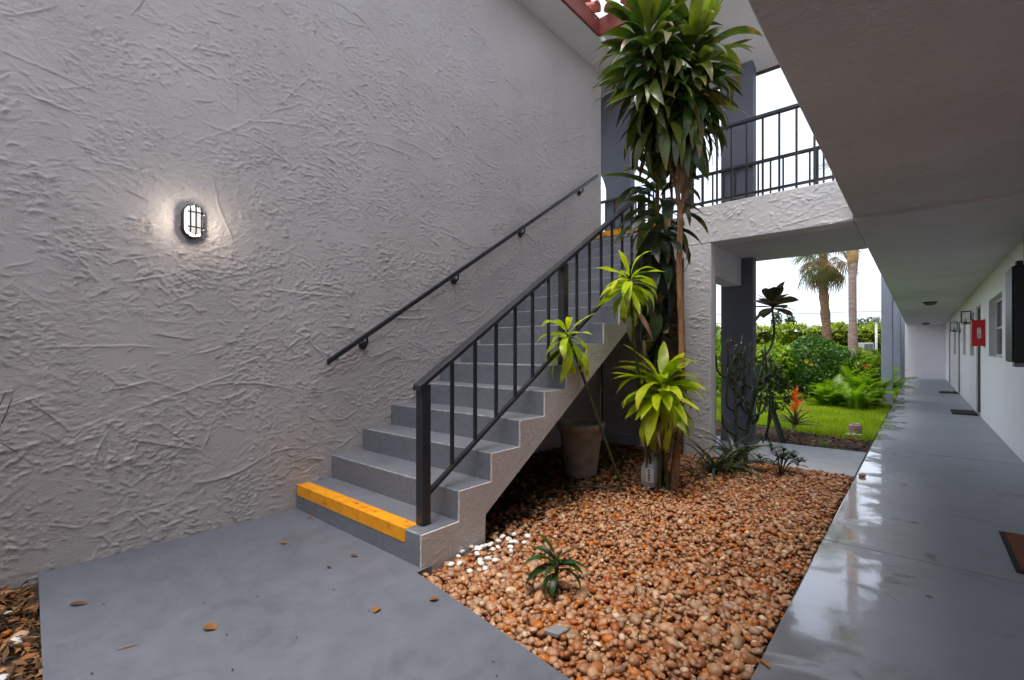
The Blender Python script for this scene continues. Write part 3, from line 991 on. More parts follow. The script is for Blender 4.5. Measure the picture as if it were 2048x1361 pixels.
box('upper_wall', XR, XB, -1.0, 28.3, 2.862, 5.398, 'wall_white', aw, 0.0)
ew = box('corridor_end_wall', -1.0, XR - 0.002, 28.0, 28.3, -0.13, 5.39, 'wall_white', None, 0.0)
tag(ew, 'plain white wall closing the far end of the corridor', 'wall')

# electrical cabinet at the right edge
ec = thing('meter_cabinet', (XR, 7.2, 1.1), 'dark metal utility cabinet on the white corridor wall at the right edge', 'cabinet')
box('cabinet_body', 0.728, XR - 0.001, 7.0, 7.5, 1.09, 2.09, 'black_metal', ec, 0.008, 2)
box('cabinet_door', 0.712, 0.7275, 7.012, 7.488, 1.10, 2.08, 'black_metal', ec, 0.004)
box('junction_box', 0.78, XR - 0.001, 7.36, 7.44, 2.095, 2.18, 'brown_wood', ec, 0.004)
tube('conduit', [(0.83, 7.22, 2.092), (0.83, 7.22, 2.438)], 0.014, 'white_frame', ec, 10)
box('drip_tray', 0.735, XR - 0.002, 7.02, 7.2, 1.045, 1.088, 'stone_grey', ec, 0.003)

# fire extinguisher cabinet with FIRE plate facing down the corridor
fc = thing('fire_extinguisher_cabinet', (XR, 11.6, 1.3), 'small red fire extinguisher cabinet jutting from the white corridor wall', 'cabinet')
box('cabinet_body', 0.685, XR - 0.001, 11.48, 11.72, 1.315, 1.755, 'red_paint', fc, 0.004)
prism_x('top_flange', [(11.47, 1.752), (11.73, 1.752), (11.73, 1.775), (11.47, 1.775)], 0.68, 0.70, 'red_paint', fc, 0.002, 1)
prism_x('top_flange', [(11.47, 1.752), (11.73, 1.752), (11.73, 1.772), (11.47, 1.772)], 0.835, 0.85, 'red_paint', fc, 0.002, 1)
box('bottom_flange', 0.678, 0.852, 11.47, 11.73, 1.302, 1.314, 'red_paint', fc, 0.002)
pts = stadium(0.024, 0.094, 8)
V = [(0.775 + a, 11.4785, 1.53 + b) for a, b in pts] + [(0.775 + a, 11.4765, 1.53 + b) for a, b in pts]
n_ = len(pts)
raw('sign_plate', V, [tuple(range(n_ - 1, -1, -1))[::-1], tuple(range(n_, 2 * n_))] + [(i, (i + 1) % n_, (i + 1) % n_ + n_, i + n_) for i in range(n_)], 'sign_white', fc)
def letter(ch, x, y, z, size, parent, mat='ink_black', rot=None, flat=1.0):
    cu = bpy.data.curves.new('letter', 'FONT')
    cu.body = ch
    cu.size = size
    cu.align_x = 'CENTER'
    cu.extrude = 0.0004
    to = bpy.data.objects.new('letter_tmp', cu)
    C.objects.link(to)
    me = bpy.data.meshes.new_from_object(to)
    bpy.data.objects.remove(to)
    me.transform(Matrix.Translation((x, y, z)) @ (rot or Matrix.Rotation(R(90), 4, 'X')) @ Matrix.Scale(flat, 4, (1, 0, 0)))
    return link('letter', me, mat, parent)
for i, ch in enumerate('FIRE'):
    letter(ch, 0.775, 11.4755, 1.573 - i * 0.038, 0.048, fc, flat=1.1)

# lanterns by the doors
def lantern(yc, label):
    t_ = thing('wall_lantern', (XR, yc, 1.78), label, 'lantern', 'box lanterns by the apartment doors')
    box('back_plate', XR - 0.014, XR - 0.001, yc - 0.045, yc + 0.045, 1.72, 1.84, 'black_metal', t_, 0.003)
    box('arm', XR - 0.19, XR - 0.0145, yc - 0.012, yc + 0.012, 1.768, 1.785, 'black_metal', t_, 0.002)
    x0, x1 = XR - 0.215, XR - 0.06
    for xa in (x0, x1 - 0.014):
        for ya in (yc - 0.075, yc + 0.061):
            box('frame_bar', xa, xa + 0.014, ya, ya + 0.014, 1.811, 2.029, 'black_metal', t_, 0.0)
    for z in (1.797, 2.03):
        for a in ((x0, x1, yc - 0.075, yc - 0.061), (x0, x1, yc + 0.061, yc + 0.075), (x0, x0 + 0.014, yc - 0.0605, yc + 0.0605), (x1 - 0.014, x1, yc - 0.0605, yc + 0.0605)):
            box('frame_bar', a[0], a[1], a[2], a[3], z, z + 0.0135, 'black_metal', t_, 0.0)
    for ya in (yc - 0.066, yc + 0.066):
        box('pane', x0 + 0.015, x1 - 0.015, ya - 0.0015, ya + 0.0015, 1.812, 2.028, 'lantern_glass', t_, 0.0)
    lathe('candle_bulb', [(0.0, 1.786), (0.02, 1.786), (0.016, 1.84), (0.012, 1.845), (0.013, 1.87), (0.0, 1.91)], (x0 + x1) / 2, yc, 'bronze_frame', t_, 12)
lantern(13.45, 'nearer black box lantern on the corridor wall beside the red cabinet')
lantern(18.05, 'farther black box lantern on the corridor wall')
hn = thing('house_number', (XR, 17.6, 1.55), 'tiny dark door numerals stacked upright on the white corridor wall', 'door number')
rotw = Matrix.Rotation(R(-90), 4, 'Z') @ Matrix.Rotation(R(90), 4, 'X')
for i, ch in enumerate('111'):
    box('numeral', XR - 0.004, XR - 0.0005, 17.56, 17.60 + 0.02 * (i % 2), 1.62 - i * 0.07, 1.665 - i * 0.07, 'ink_black', hn, 0.0)

def ceiling_light(x, y, label):
    t_ = thing('ceiling_light', (x, y, 2.44), label, 'ceiling light', 'ceiling lights of the corridor')
    box('base_plate', x - 0.14, x + 0.14, y - 0.14, y + 0.14, 2.415, 2.4395, 'black_metal', t_, 0.006)
    bm = bmesh.new()
    add_box(bm, x - 0.12, x + 0.12, y - 0.12, y + 0.12, 2.355, 2.4145)
    for v in bm.verts:
        if v.co.z < 2.36:
            v.co.x = x + (v.co.x - x) * 0.72
            v.co.y = y + (v.co.y - y) * 0.72
    bmesh.ops.bevel(bm, geom=bm.edges[:], offset=0.012, segments=2, affect='EDGES')
    frombm('shade', bm, 'bronze_frame', t_)
ceiling_light(0.19, 15.6, 'nearer dark square light on the corridor ceiling')
ceiling_light(0.19, 26.6, 'farther dark square light on the corridor ceiling by the end wall')

# door mats
def door_mat(x0, x1, y0, y1, mat, label, edge='mat_black'):
    t_ = thing('door_mat', ((x0 + x1) / 2, (y0 + y1) / 2, 0), label, 'door mat', 'door mats in the corridor')
    box('backing', x0, x1, y0, y1, 0.001, 0.012, edge, t_, 0.003)
    box('pile', x0 + 0.022, x1 - 0.022, y0 + 0.022, y1 - 0.022, 0.0125, 0.020, mat, t_, 0.003)
    return t_
dm = door_mat(0.395, 0.845, 3.72, 4.48, 'mat_coir', 'brown coir door mat with black edge on the near walkway')
for j in range(7):
    tube('pattern_line', curve([(0.52 + 0.01 * (j % 3), 3.95 + 0.05 * j, 0.0205), (0.62, 3.97 + 0.05 * j, 0.0205), (0.74, 3.94 + 0.05 * j, 0.0205)], 8), 0.004, 'brown_wood', dm, 5)
door_mat(0.47, 0.835, 12.4, 13.3, 'mat_black', 'black door mat before the nearer corridor door')
door_mat(0.43, 0.835, 18.55, 19.3, 'mat_black', 'black door mat before the farther corridor door')

# ------------------------------------------------------------------ pebble bed
def bed_z(x, y):
    x = np.asarray(x, float)
    y = np.asarray(y, float)
    z = -0.045 + 0.022 * perlin(x * 1.3 + 9, y * 1.3, 90) + 0.035 * np.exp(-(((x + 1.5) / 0.9) ** 2 + ((y - 4.6) / 1.3) ** 2))
    return z
BED = [(-3.60, 2.0), (-2.10, 1.58), (-0.96, 1.445), (XE - 0.005, 1.39), (XE - 0.005, 5.62), (-3.60, 6.2)]
def soil_patch(name, x0, x1, y0, y1, zf, step, mat, kind='structure'):
    xs, ys = np.arange(x0, x1 + 1e-6, step), np.arange(y0, y1 + 1e-6, step)
    xs[-1], ys[-1] = x1, y1
    X_, Y_ = np.meshgrid(xs, ys, indexing='ij')
    Z_ = zf(X_, Y_)
    idx = np.arange(X_.size).reshape(X_.shape)
    Q = np.stack([idx[:-1, :-1], idx[1:, :-1], idx[1:, 1:], idx[:-1, 1:]], -1).reshape(-1, 4)
    o = link(name, fast_mesh(name, np.stack([X_, Y_, Z_], -1).reshape(-1, 3), Q, smooth=True), mat)
    if kind:
        o['kind'] = kind
    return o
pb = soil_patch('pebble_bed', -3.6, XE - 0.004, 1.36, 6.2, lambda a, b: bed_z(a, b) - 0.012 + 0.012 * perlin(a * 9, b * 9, 91), 0.06, 'soil')

def ico(sub=2):
    bm = bmesh.new()
    bmesh.ops.create_icosphere(bm, subdivisions=sub, radius=1.0)
    V = np.array([v.co[:] for v in bm.verts])
    F = np.array([[v.index for v in f.verts] for f in bm.faces])
    bm.free()
    return V, F
IV, IF = ico(2)
JV, JF = ico(1)
PV = []
QV = [JV * (1 + 0.16 * np.stack([perlin(JV[:, 1] * 2 + i, JV[:, 2] * 2 + j, 300 + i * 3 + j) for j in range(3)], -1)) for i in range(10)]
for i in range(10):
    n3 = 0.21 * np.stack([perlin(IV[:, 1] * 1.1 + i * 5, IV[:, 2] * 1.1 + j * 3, 200 + i * 3 + j) for j in range(3)], -1)
    PV.append(IV * (1 + 0.0) + n3)

def inside(x, y):
    yl = 1.585 - (x + 2.09) * 0.125 if x > -2.09 else 2.2
    if y < yl + 0.012 or x > XE - 0.018 or y > 5.60:
        return False
    if x < -2.07 and y < 2.2:
        return False
    return True

def scatter():
    out = []
    sp = 0.0268
    for layer in range(2):
        rows = int((5.65 - 1.4) / (sp * 0.866))
        for r in range(rows):
            for c_ in range(int((XE + 2.9) / sp)):
                x = -2.9 + c_ * sp + (r % 2) * sp / 2 + random.uniform(-0.5, 0.5) * sp
                y = 1.38 + r * sp * 0.866 + random.uniform(-0.5, 0.5) * sp
                if not inside(x, y):
                    continue
                shade = 0.0
                if x < -2.07:                       # the stones thin out under the flight
                    shade = 0.55 + 0.45 * (-2.07 - x) / 0.5
                q = math.hypot((x + 1.9) / 0.55, (y - 4.3) / 0.75)
                if q < 1:
                    shade = max(shade, 0.5 * (1 - q) + 0.2)
                if random.random() < shade:
                    continue
                if layer == 1 and random.random() < 0.42:
                    continue
                s_ = random.lognormvariate(0, 0.32) * 0.0146
                s_ = min(max(s_, 0.008), 0.029)
                if random.random() < 0.02:
                    s_ = random.uniform(0.023, 0.031)
                out.append((x, y, layer, s_))
    return out
stones = scatter()
SX = np.array([s_[0] for s_ in stones]); SY = np.array([s_[1] for s_ in stones])
SZ = bed_z(SX, SY) + np.array([(0.004 if s_[2] == 0 else 0.027) for s_ in stones]) + rng.uniform(-0.009, 0.009, len(stones))
SS = np.array([s_[3] for s_ in stones])
edge = np.clip((XE - SX) / 0.12, 0, 1) * np.clip((SY - (1.585 - (SX + 2.09) * 0.125)) / 0.10, 0.0, 1)
SZ = SZ - 0.016 * (1 - edge)
ax_a = SS * rng.uniform(0.95, 1.45, len(SS)); ax_b = SS * rng.uniform(0.78, 1.05, len(SS)); ax_c = SS * rng.uniform(0.55, 0.85, len(SS))
yaw = rng.uniform(0, 2 * np.pi, len(SS)); tx = rng.normal(0, 0.33, len(SS)); ty = rng.normal(0, 0.33, len(SS))
dist = np.hypot(np.hypot(SX, SY), 1.2)
lead = np.where(np.array([s_[2] for s_ in stones]) == 1, 0, 10) + dist - 18 * SS
order = np.argsort(lead)
single = set(order[:300].tolist())
# every stone that shows largest is an object, the rest one mass
pm = []
for i in range(10):
    me = fast_mesh('pebble', PV[i], tris=IF, smooth=True)
    me.materials.append(M['pebble_stone'])
    pm.append(me)
wm = fast_mesh('pebble', PV[0], tris=IF, smooth=True)
wm.materials.append(M['pebble_white'])
def put_pebble(me, x, y, z, a, b, c_, e):
    o = bpy.data.objects.new('pebble', me)
    C.objects.link(o)
    o.parent = pb
    o.location = (x, y, z)
    o.scale = (a, b, c_)
    o.rotation_euler = e
    return o
for i in order[:300]:
    put_pebble(pm[i % 10], SX[i], SY[i], SZ[i], ax_a[i], ax_b[i], ax_c[i], (tx[i], ty[i], yaw[i]))
for i in range(34):                                 # white stones by the foot of the flight
    t = random.random() ** 0.8
    x, y = -2.05 + random.gauss(0, 0.05) + 0.02, 1.78 + t * 0.62
    x += abs(random.gauss(0, 0.09))
    s_ = random.uniform(0.012, 0.020)
    put_pebble(wm, x, y, float(bed_z(x, y)) + 0.045, s_ * 1.2, s_, s_ * 0.75, (random.gauss(0, 0.3), random.gauss(0, 0.3), random.uniform(0, 6)))
rest = [i for i in range(len(stones)) if i not in single]
VV, FF, RN = [], [], []
vo = 0
for q, i in enumerate(rest):
    far_ = dist[i] > 3.0
    pv, pf = (QV[i % 10], JF) if far_ else (PV[i % 10], IF)
    mt = np.array(Euler((tx[i], ty[i], yaw[i])).to_matrix())
    VV.append((pv * (ax_a[i], ax_b[i], ax_c[i])) @ mt.T + (SX[i], SY[i], SZ[i]))
    FF.append(pf + vo)
    RN.append(np.full(len(pv), random.random()))
    vo += len(pv)
VV, FF, RN = np.concatenate(VV), np.concatenate(FF), np.concatenate(RN)
o = link('pebble_mass', fast_mesh('pebble_mass', VV, tris=FF, rnd=RN, smooth=True), 'pebble_mass_stone', pb)
o['kind'] = 'stuff'

# ------------------------------------------------------------------ leaf litter as loose flat leaves
def litter(name, n, sampler, size, mat, parent=None, curl=0.35):
    V, Q, RN_ = [], [], []
    for i in range(n):
        x, y, z = sampler()
        L = size * random.uniform(0.5, 1.5)
        W = L * random.uniform(0.22, 0.42)
        m_ = Euler((random.gauss(0, curl), random.gauss(0, curl), random.uniform(0, 6.28))).to_matrix()
        o_ = Vector((x, y, z))
        b = len(V)
        for p in ((-L / 2, 0, 0), (0, -W / 2, L * 0.10), (L / 2, 0, 0.0), (0, W / 2, L * 0.10)):
            V.append(o_ + m_ @ Vector(p))
        Q.append((b, b + 1, b + 2, b + 3))
        r = random.random()
        RN_ += [r] * 4
    return link(name, fast_mesh(name, [v[:] for v in V], Q, rnd=RN_), mat, parent)
def s_under():
    while True:
        x, y = random.uniform(-3.5, -1.3), random.uniform(2.2, 6.0)
        q = math.hypot((x + 1.85) / 0.6, (y - 4.4) / 0.8)
        if x < -2.1 or q < 1:
            if x > -2.0 and y > 5.4: continue
            return x, y, float(bed_z(x, y)) + random.uniform(0.0, 0.035)
lt = litter('leaf_litter', 3600, s_under, 0.075, 'litter_leaf')
tag(lt, 'brown dead leaves heaped under the stairs and dracaena', 'leaf litter', kind='stuff')

# front bed at the left bottom corner
fb = soil_patch('front_bed', -3.61, -2.0, -1.2, 0.30, lambda a, b: -0.05 + 0.02 * perlin(a * 3, b * 3, 95), 0.05, 'soil')
lt2 = litter('leaf_litter', 3200, lambda: (random.uniform(-3.58, -2.1), random.uniform(-0.9, 0.20), random.uniform(-0.055, -0.01)), 0.058, 'litter_leaf', fb, 0.4)
lt2['kind'] = 'stuff'
for i in range(170):
    x, y = random.uniform(-3.55, -2.3), random.uniform(-0.6, 0.16)
    s_ = random.uniform(0.014, 0.026)
    put_pebble(pm[i % 10] if i % 6 else wm, x, y, -0.03, s_ * 1.3, s_, s_ * 0.7, (random.gauss(0, 0.3), 0, random.uniform(0, 6))).parent = fb

# ------------------------------------------------------------------ single fallen leaves and stones
def leaf_geo(L, W, bend=0.0, fold=0.2, n=8, peak=0.45, tip=1.0, wave=0.0, base=0.12, seed=0):
    """leaf along +x, drooping by bend (radians over its length)"""
    r_ = random.Random(seed)
    ph = r_.uniform(0, 6.28)
    V, F = [], []
    x = z = 0.0
    st_ = L / n
    for i in range(n + 1):
        t = i / n
        if t < peak:
            w = base + (1 - base) * math.sin(math.pi / 2 * t / peak) ** 0.9
        else:
            w = max(0.02, math.cos(math.pi / 2 * (t - peak) / (1 - peak)) ** 0.85)
        w *= W / 2
        a = -bend * t ** 1.15
        nx, nz = -math.sin(a), math.cos(a)
        up = fold * w
        wv = wave * w * math.sin(ph + t * 9.0)
        wv2 = wave * w * math.sin(ph + 2 + t * 10.0)
        V += [(x + nx * (up + wv), -w, z + nz * (up + wv)), (x, 0, z), (x + nx * (up + wv2), w, z + nz * (up + wv2))]
        a2 = -bend * ((t + 0.5 / n) ** 1.15)
        x += math.cos(a2) * st_
        z += math.sin(a2) * st_
    for i in range(n):
        b = i * 3
        F += [(b, b + 3, b + 4, b + 1), (b + 1, b + 4, b + 5, b + 2)]
    return V, F

def leaf_mesh(name, mat, *a, **kw):
    V, F = leaf_geo(*a, **kw)
    me = bpy.data.meshes.new(name)
    me.from_pydata(V, [], F)
    me.update()
    me.polygons.foreach_set('use_smooth', [True] * len(F))
    if mat:
        me.materials.append(M[mat])
    return me

def place(name, me, parent, pos, az, el, roll=0.0, sc_=1.0, world=True):
    o = bpy.data.objects.new(name, me)
    C.objects.link(o)
    if parent is not None:
        o.parent = parent
        pos = Vector(pos) - wloc(parent)
    m_ = Matrix.Translation(pos) @ Matrix.Rotation(az, 4, 'Z') @ Matrix.Rotation(-el, 4, 'Y') @ Matrix.Rotation(roll, 4, 'X')
    o.matrix_local = m_ @ (Matrix.Scale(sc_, 4) if isinstance(sc_, (int, float)) else Matrix.Diagonal((*sc_, 1)))
    return o

fl = [((-2.35, 0.66), 0.075, 0.055, 'litter_orange', 'broad orange leaf lying on the grey path below the wall lamp', 0.6),
      ((-1.89, 1.21), 0.065, 0.042, 'litter_orange', 'orange leaf lying on the grey path midway to the gravel', 2.2),
      ((-3.04, 0.30), 0.095, 0.035, 'litter_leaf2', 'curled brown leaf near the left corner of the grey path', 0.9),
      ((-1.76, 1.48), 0.050, 0.045, 'litter_orange', 'small round brown leaf on the path edge by the gravel', 4.0),
      ((-3.36, 1.60), 0.060, 0.030, 'litter_leaf2', 'dark dead leaf on the path beside the bottom step', 0.2),
      ((-3.02, 1.26), 0.055, 0.030, 'litter_orange', 'small tan leaf on the path left of the steps', 1.0),
      ((-2.53, 1.46), 0.060, 0.026, 'litter_leaf2', 'slim brown leaf on the path before the yellow edge', 0.5),
      ((-2.47, 1.30), 0.045, 0.022, 'litter_leaf2', 'tiny dark leaf on the path before the bottom step', 2.9),
      ((-2.44, 0.38), 0.085, 0.010, 'litter_leaf2', 'thin dark grass stalk on the near left path', 1.3),
      ((-0.43, 1.98), 0.070, 0.030, 'litter_orange', 'rust brown leaf on the wet walkway at the bottom edge', 2.4),
      ((-0.52, 2.53), 0.035, 0.016, 'litter_leaf2', 'tiny dark leaf on the walkway edge beside the pebbles', 2.2),
      ((0.05, 3.06), 0.045, 0.018, 'litter_leaf2', 'small olive leaf in the middle of the near walkway', 2.6)]
M['litter_leaf2'] = M['leaf_brown']
for i, ((x, y), L, W, m_, lb, az) in enumerate(fl):
    me = leaf_mesh('fallen_leaf', m_, L, W, bend=0.35, fold=0.35, n=6, seed=i)
    o = place('fallen_leaf', me, None, (x, y, 0.006), az, 0.05, 0.1, 0.85)
    tag(o, lb, 'leaf', 'fallen leaves on the paths')
o = prism_z('flat_stone', [(-1.20, 1.585), (-1.135, 1.60), (-1.125, 1.665), (-1.185, 1.655)], float(bed_z(-1.15, 1.62)) + 0.042, float(bed_z(-1.15, 1.62)) + 0.060, 'stone_grey', None, 0.004)
tag(o, 'flat grey triangular stone chip lying on the pebbles', 'stone')
o = raw('stray_pebble', PV[3] * (0.032, 0.026, 0.02) + (-0.42, 5.62, 0.016), [tuple(f) for f in IF], 'stone_pink', None, True)
tag(o, 'single brown pebble on the walkway by the joint of the cross path', 'pebble')
# specks of grit on the near path
V, Q = [], []
for i in range(70):
    x, y = random.uniform(-3.5, -1.0), random.uniform(0.15, 1.6)
    if y > 1.56 - (x + 2.09) * 0.125 - 0.03 and x > -2.1: continue
    s_ = random.uniform(0.0015, 0.0045)
    a = random.uniform(0, 6.28)
    b = len(V)
    for j in range(4):
        t = a + j * math.pi / 2
        V.append((x + s_ * math.cos(t) * (1.8 if j % 2 else 0.8), y + s_ * math.sin(t), 0.001 + 0.002 * (j % 2)))
    Q.append((b, b + 1, b + 2, b + 3))
gr = link('grit', fast_mesh('grit', V, Q), 'ink_black')
tag(gr, 'dark specks of grit strewn over the grey path', 'grit', kind='stuff')

# ------------------------------------------------------------------ dracaenas
LV = {}
def variants(key, mat, L, W, bends, fold=0.22, n=9, wave=0.10, **kw):
    LV[key] = [leaf_mesh('leaf', mat, L, W, bend=b, fold=fold, n=n, wave=wave, seed=i * 7, **kw) for i, b in enumerate(bends)]
variants('dark', 'leaf_dark', 0.52, 0.090, (0.6, 1.0, 1.4, 1.8, 1.2, 0.8), wave=0.16)
variants('young', 'leaf_young', 0.52, 0.088, (0.15, 0.4, 0.7, 1.0))
variants('old', 'leaf_old', 0.44, 0.076, (0.4, 0.8, 1.1))
variants('brown', 'leaf_brown', 0.44, 0.052, (0.5, 0.9, 1.5), fold=0.6)
variants('shade', 'leaf_shade', 0.50, 0.105, (0.7, 1.1, 1.6, 2.0))
variants('lime', 'leaf_lime', 0.33, 0.074, (0.5, 0.9, 1.3, 1.7), wave=0.2)

def head(parent, p0, p1, N, tiers, rad=0.03, seed=0, s0=0.68, s1=1.12):
    """leaves spiral up the axis p0..p1; tiers: list of (upto, kinds, elev_lo, elev_hi)"""
    r_ = random.Random(seed)
    p0, p1 = Vector(p0), Vector(p1)
    az = r_.uniform(0, 6.28)
    for i in range(N):
        t = (i + 0.5) / N
        az += 2.39996 + r_.gauss(0, 0.25)
        for upto, kinds, e0, e1, lo in tiers:
            if t <= upto:
                break
        u = (t - lo) / max(1e-6, upto - lo)
        el = R(e0 + (e1 - e0) * u + r_.gauss(0, 15))
        p = p0.lerp(p1, t) + Vector((math.cos(az), math.sin(az), 0)) * rad
        place('leaf', r_.choice(LV[r_.choice(kinds)]), parent, p, az, el, r_.gauss(0, 0.25), r_.uniform(s0, s1))

d1 = thing('tall_dracaena', (-1.60, 4.0, 0), 'tall dracaena with brown twin trunks and huge drooping green crown', 'plant')
trunk_main = curve([(-1.61, 3.98, -0.06), (-1.60, 4.005, 0.25), (-1.57, 4.035, 0.7), (-1.565, 4.055, 1.3), (-1.585, 4.05, 1.9), (-1.58, 4.06, 2.40)], 40)
tube('trunk', trunk_main, [(0.040 - 0.016 * (i / (len(trunk_main) - 1)) ** 0.6) * (1 + 0.06 * math.sin(i * 2.3)) for i in range(len(trunk_main))], 'bark_orange', d1, 12)
tube('branch', curve([(-1.58, 4.06, 2.34), (-1.605, 4.035, 2.65), (-1.69, 3.95, 3.1), (-1.78, 3.88, 3.9)], 14), 0.019, 'bark_orange', d1, 10)
tube('branch', curve([(-1.58, 4.06, 2.34), (-1.545, 4.085, 2.7), (-1.53, 4.10, 3.1), (-1.50, 4.12, 3.7)], 14), 0.018, 'bark_orange', d1, 10)
head(d1, (-1.71, 3.93, 3.08), (-1.80, 3.86, 4.16), 156, [(0.12, ['old', 'old', 'brown', 'dark'], -66, -50, 0.0), (0.42, ['dark', 'dark', 'dark', 'old'], -42, -8, 0.12), (0.82, ['dark'], -6, 34, 0.42), (1.0, ['young'], 40, 84, 0.82)], 0.06, 1)
head(d1, (-1.54, 4.09, 3.02), (-1.48, 4.14, 3.98), 134, [(0.18, ['old', 'brown', 'brown', 'dark'], -70, -50, 0.0), (0.46, ['dark', 'dark', 'old'], -42, -8, 0.18), (0.84, ['dark'], -6, 36, 0.46), (1.0, ['young', 'dark'], 40, 82, 0.84)], 0.06, 2)
# inner leaves of the same crown, beyond the three hundred that show largest
def leaf_mass(name, parent, spots, mat, L, W):
    V, Q, RN_ = [], [], []
    for pos, az, el, roll, sc_, bend in spots:
        v, f = leaf_geo(L, W, bend, 0.22, 6, wave=0.1)
        m_ = Matrix.Translation(pos) @ Matrix.Rotation(az, 4, 'Z') @ Matrix.Rotation(-el, 4, 'Y') @ Matrix.Rotation(roll, 4, 'X') @ Matrix.Scale(sc_, 4)
        o_ = len(V)
        V += [(m_ @ Vector(p))[:] for p in v]
        Q += [tuple(i + o_ for i in q) for q in f]
        RN_ += [random.random()] * len(v)
    o = link(name, fast_mesh(name, V, Q, rnd=RN_, smooth=True), mat, parent)
    o['kind'] = 'stuff'
    return o
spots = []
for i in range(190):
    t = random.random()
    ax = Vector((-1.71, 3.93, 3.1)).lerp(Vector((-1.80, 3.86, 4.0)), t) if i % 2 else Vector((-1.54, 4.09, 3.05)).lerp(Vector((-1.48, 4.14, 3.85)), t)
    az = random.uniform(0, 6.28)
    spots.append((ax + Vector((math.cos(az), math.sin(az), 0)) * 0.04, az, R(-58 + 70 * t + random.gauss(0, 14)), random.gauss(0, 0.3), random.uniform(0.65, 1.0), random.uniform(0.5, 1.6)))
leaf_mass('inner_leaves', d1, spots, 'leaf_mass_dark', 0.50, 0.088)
# hanging dead skirt under the crown
r_ = random.Random(4)
for i in range(10):
    a = r_.uniform(0, 6.28)
    place('leaf', r_.choice(LV['brown']), d1, (-1.58 + 0.05 * math.cos(a), 4.04 + 0.05 * math.sin(a), r_.uniform(2.85, 3.05)), a, R(-78), r_.gauss(0, 0.3), 1.0)

d2 = thing('shaded_dracaena', (-1.87, 4.25, 0), 'dark shaded dracaena hanging leaves between the stair railing and trunk', 'plant')
tr2 = curve([(-1.84, 4.15, -0.05), (-1.85, 4.18, 0.7), (-1.87, 4.21, 1.5), (-1.86, 4.22, 2.75)], 20)
tube('trunk', tr2, 0.019, 'bark_tan', d2, 10)
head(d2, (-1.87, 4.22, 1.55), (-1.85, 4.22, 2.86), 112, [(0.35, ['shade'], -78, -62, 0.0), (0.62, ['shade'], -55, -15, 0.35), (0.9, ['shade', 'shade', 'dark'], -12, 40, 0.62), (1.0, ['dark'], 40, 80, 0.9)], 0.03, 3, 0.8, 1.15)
for i in range(16):
    a = r_.uniform(0, 6.28)
    place('leaf', r_.choice(LV['shade']), d2, (-1.85 + 0.03 * math.cos(a), 4.2 + 0.03 * math.sin(a), r_.uniform(1.2, 1.6)), a, R(-80), r_.gauss(0, 0.3), r_.uniform(0.7, 1.1))

def lime(label, stem, rad, mat, n, axis, seed, s0, s1, extra_old=0):
    t_ = thing('lime_dracaena', stem[0], label, 'plant', 'young dracaenas with lime leaves')
    tube('stem', curve(stem, 20), rad, mat, t_, 8)
    top = Vector(stem[-1])
    head(t_, top - Vector(axis) * 0.12, top + Vector(axis) * 0.05, n, [(0.25, ['lime'], -55, -35, 0.0), (0.78, ['lime'], -20, 22, 0.25), (1.0, ['lime'], 22, 62, 0.78)], 0.016, seed, s0, s1)
    for i in range(extra_old):
        a = random.uniform(0, 6.28)
        place('leaf', random.choice(LV['brown'] + LV['old']), t_, top + Vector((0.02 * math.cos(a), 0.02 * math.sin(a), -0.18 - random.uniform(0, 0.1))), a, R(random.uniform(-75, -35)), random.gauss(0, 0.4), random.uniform(0.5, 0.85))
    return t_
lime('lime leaved dracaena in the middle, hanging beside the stair railing', [(-1.78, 3.98, -0.05), (-1.83, 3.85, 0.7), (-1.83, 3.68, 1.3), (-1.82, 3.58, 1.80)], 0.013, 'stem_green', 30, (0, 0, 1), 11, 0.75, 1.1, 2)
lime('lime leaved dracaena on a slanting stem before the stair steps', [(-1.95, 3.75, -0.04), (-1.99, 3.55, 0.35), (-2.04, 3.25, 0.95), (-2.09, 3.08, 1.33)], 0.012, 'stem_green', 22, (-0.1, -0.1, 0.98), 12, 0.7, 1.0, 0)
lime('low bushy lime dracaena at the foot of the tall trunk', [(-1.72, 3.95, -0.05), (-1.70, 3.92, 0.3), (-1.68, 3.87, 0.6), (-1.66, 3.86, 0.90)], 0.018, 'stem_green', 84, (0, 0, 1.5), 13, 0.95, 1.4, 26)
for i, (x, y, top, lean, m_) in enumerate(((-1.78, 4.03, 0.95, 0.05, 'bark_tan'), (-1.70, 3.90, 0.86, 0.02, 'stem_green'), (-1.72, 4.05, 1.0, -0.04, 'stem_green'), (-1.66, 4.02, 0.8, -0.07, 'bark_orange'), (-1.75, 3.93, 0.7, 0.10, 'bark_tan'), (-1.63, 3.92, 0.75, -0.03, 'stem_green'), (-1.82, 3.93, 1.3, -0.03, 'bark_tan'))):
    tube('cane', curve([(x, y, -0.05), (x + lean * 0.6, y - 0.02, top * 0.45), (x + lean * 0.4, y - 0.05, top)], 12), 0.013 + 0.006 * (i == 3), m_, d1, 8)
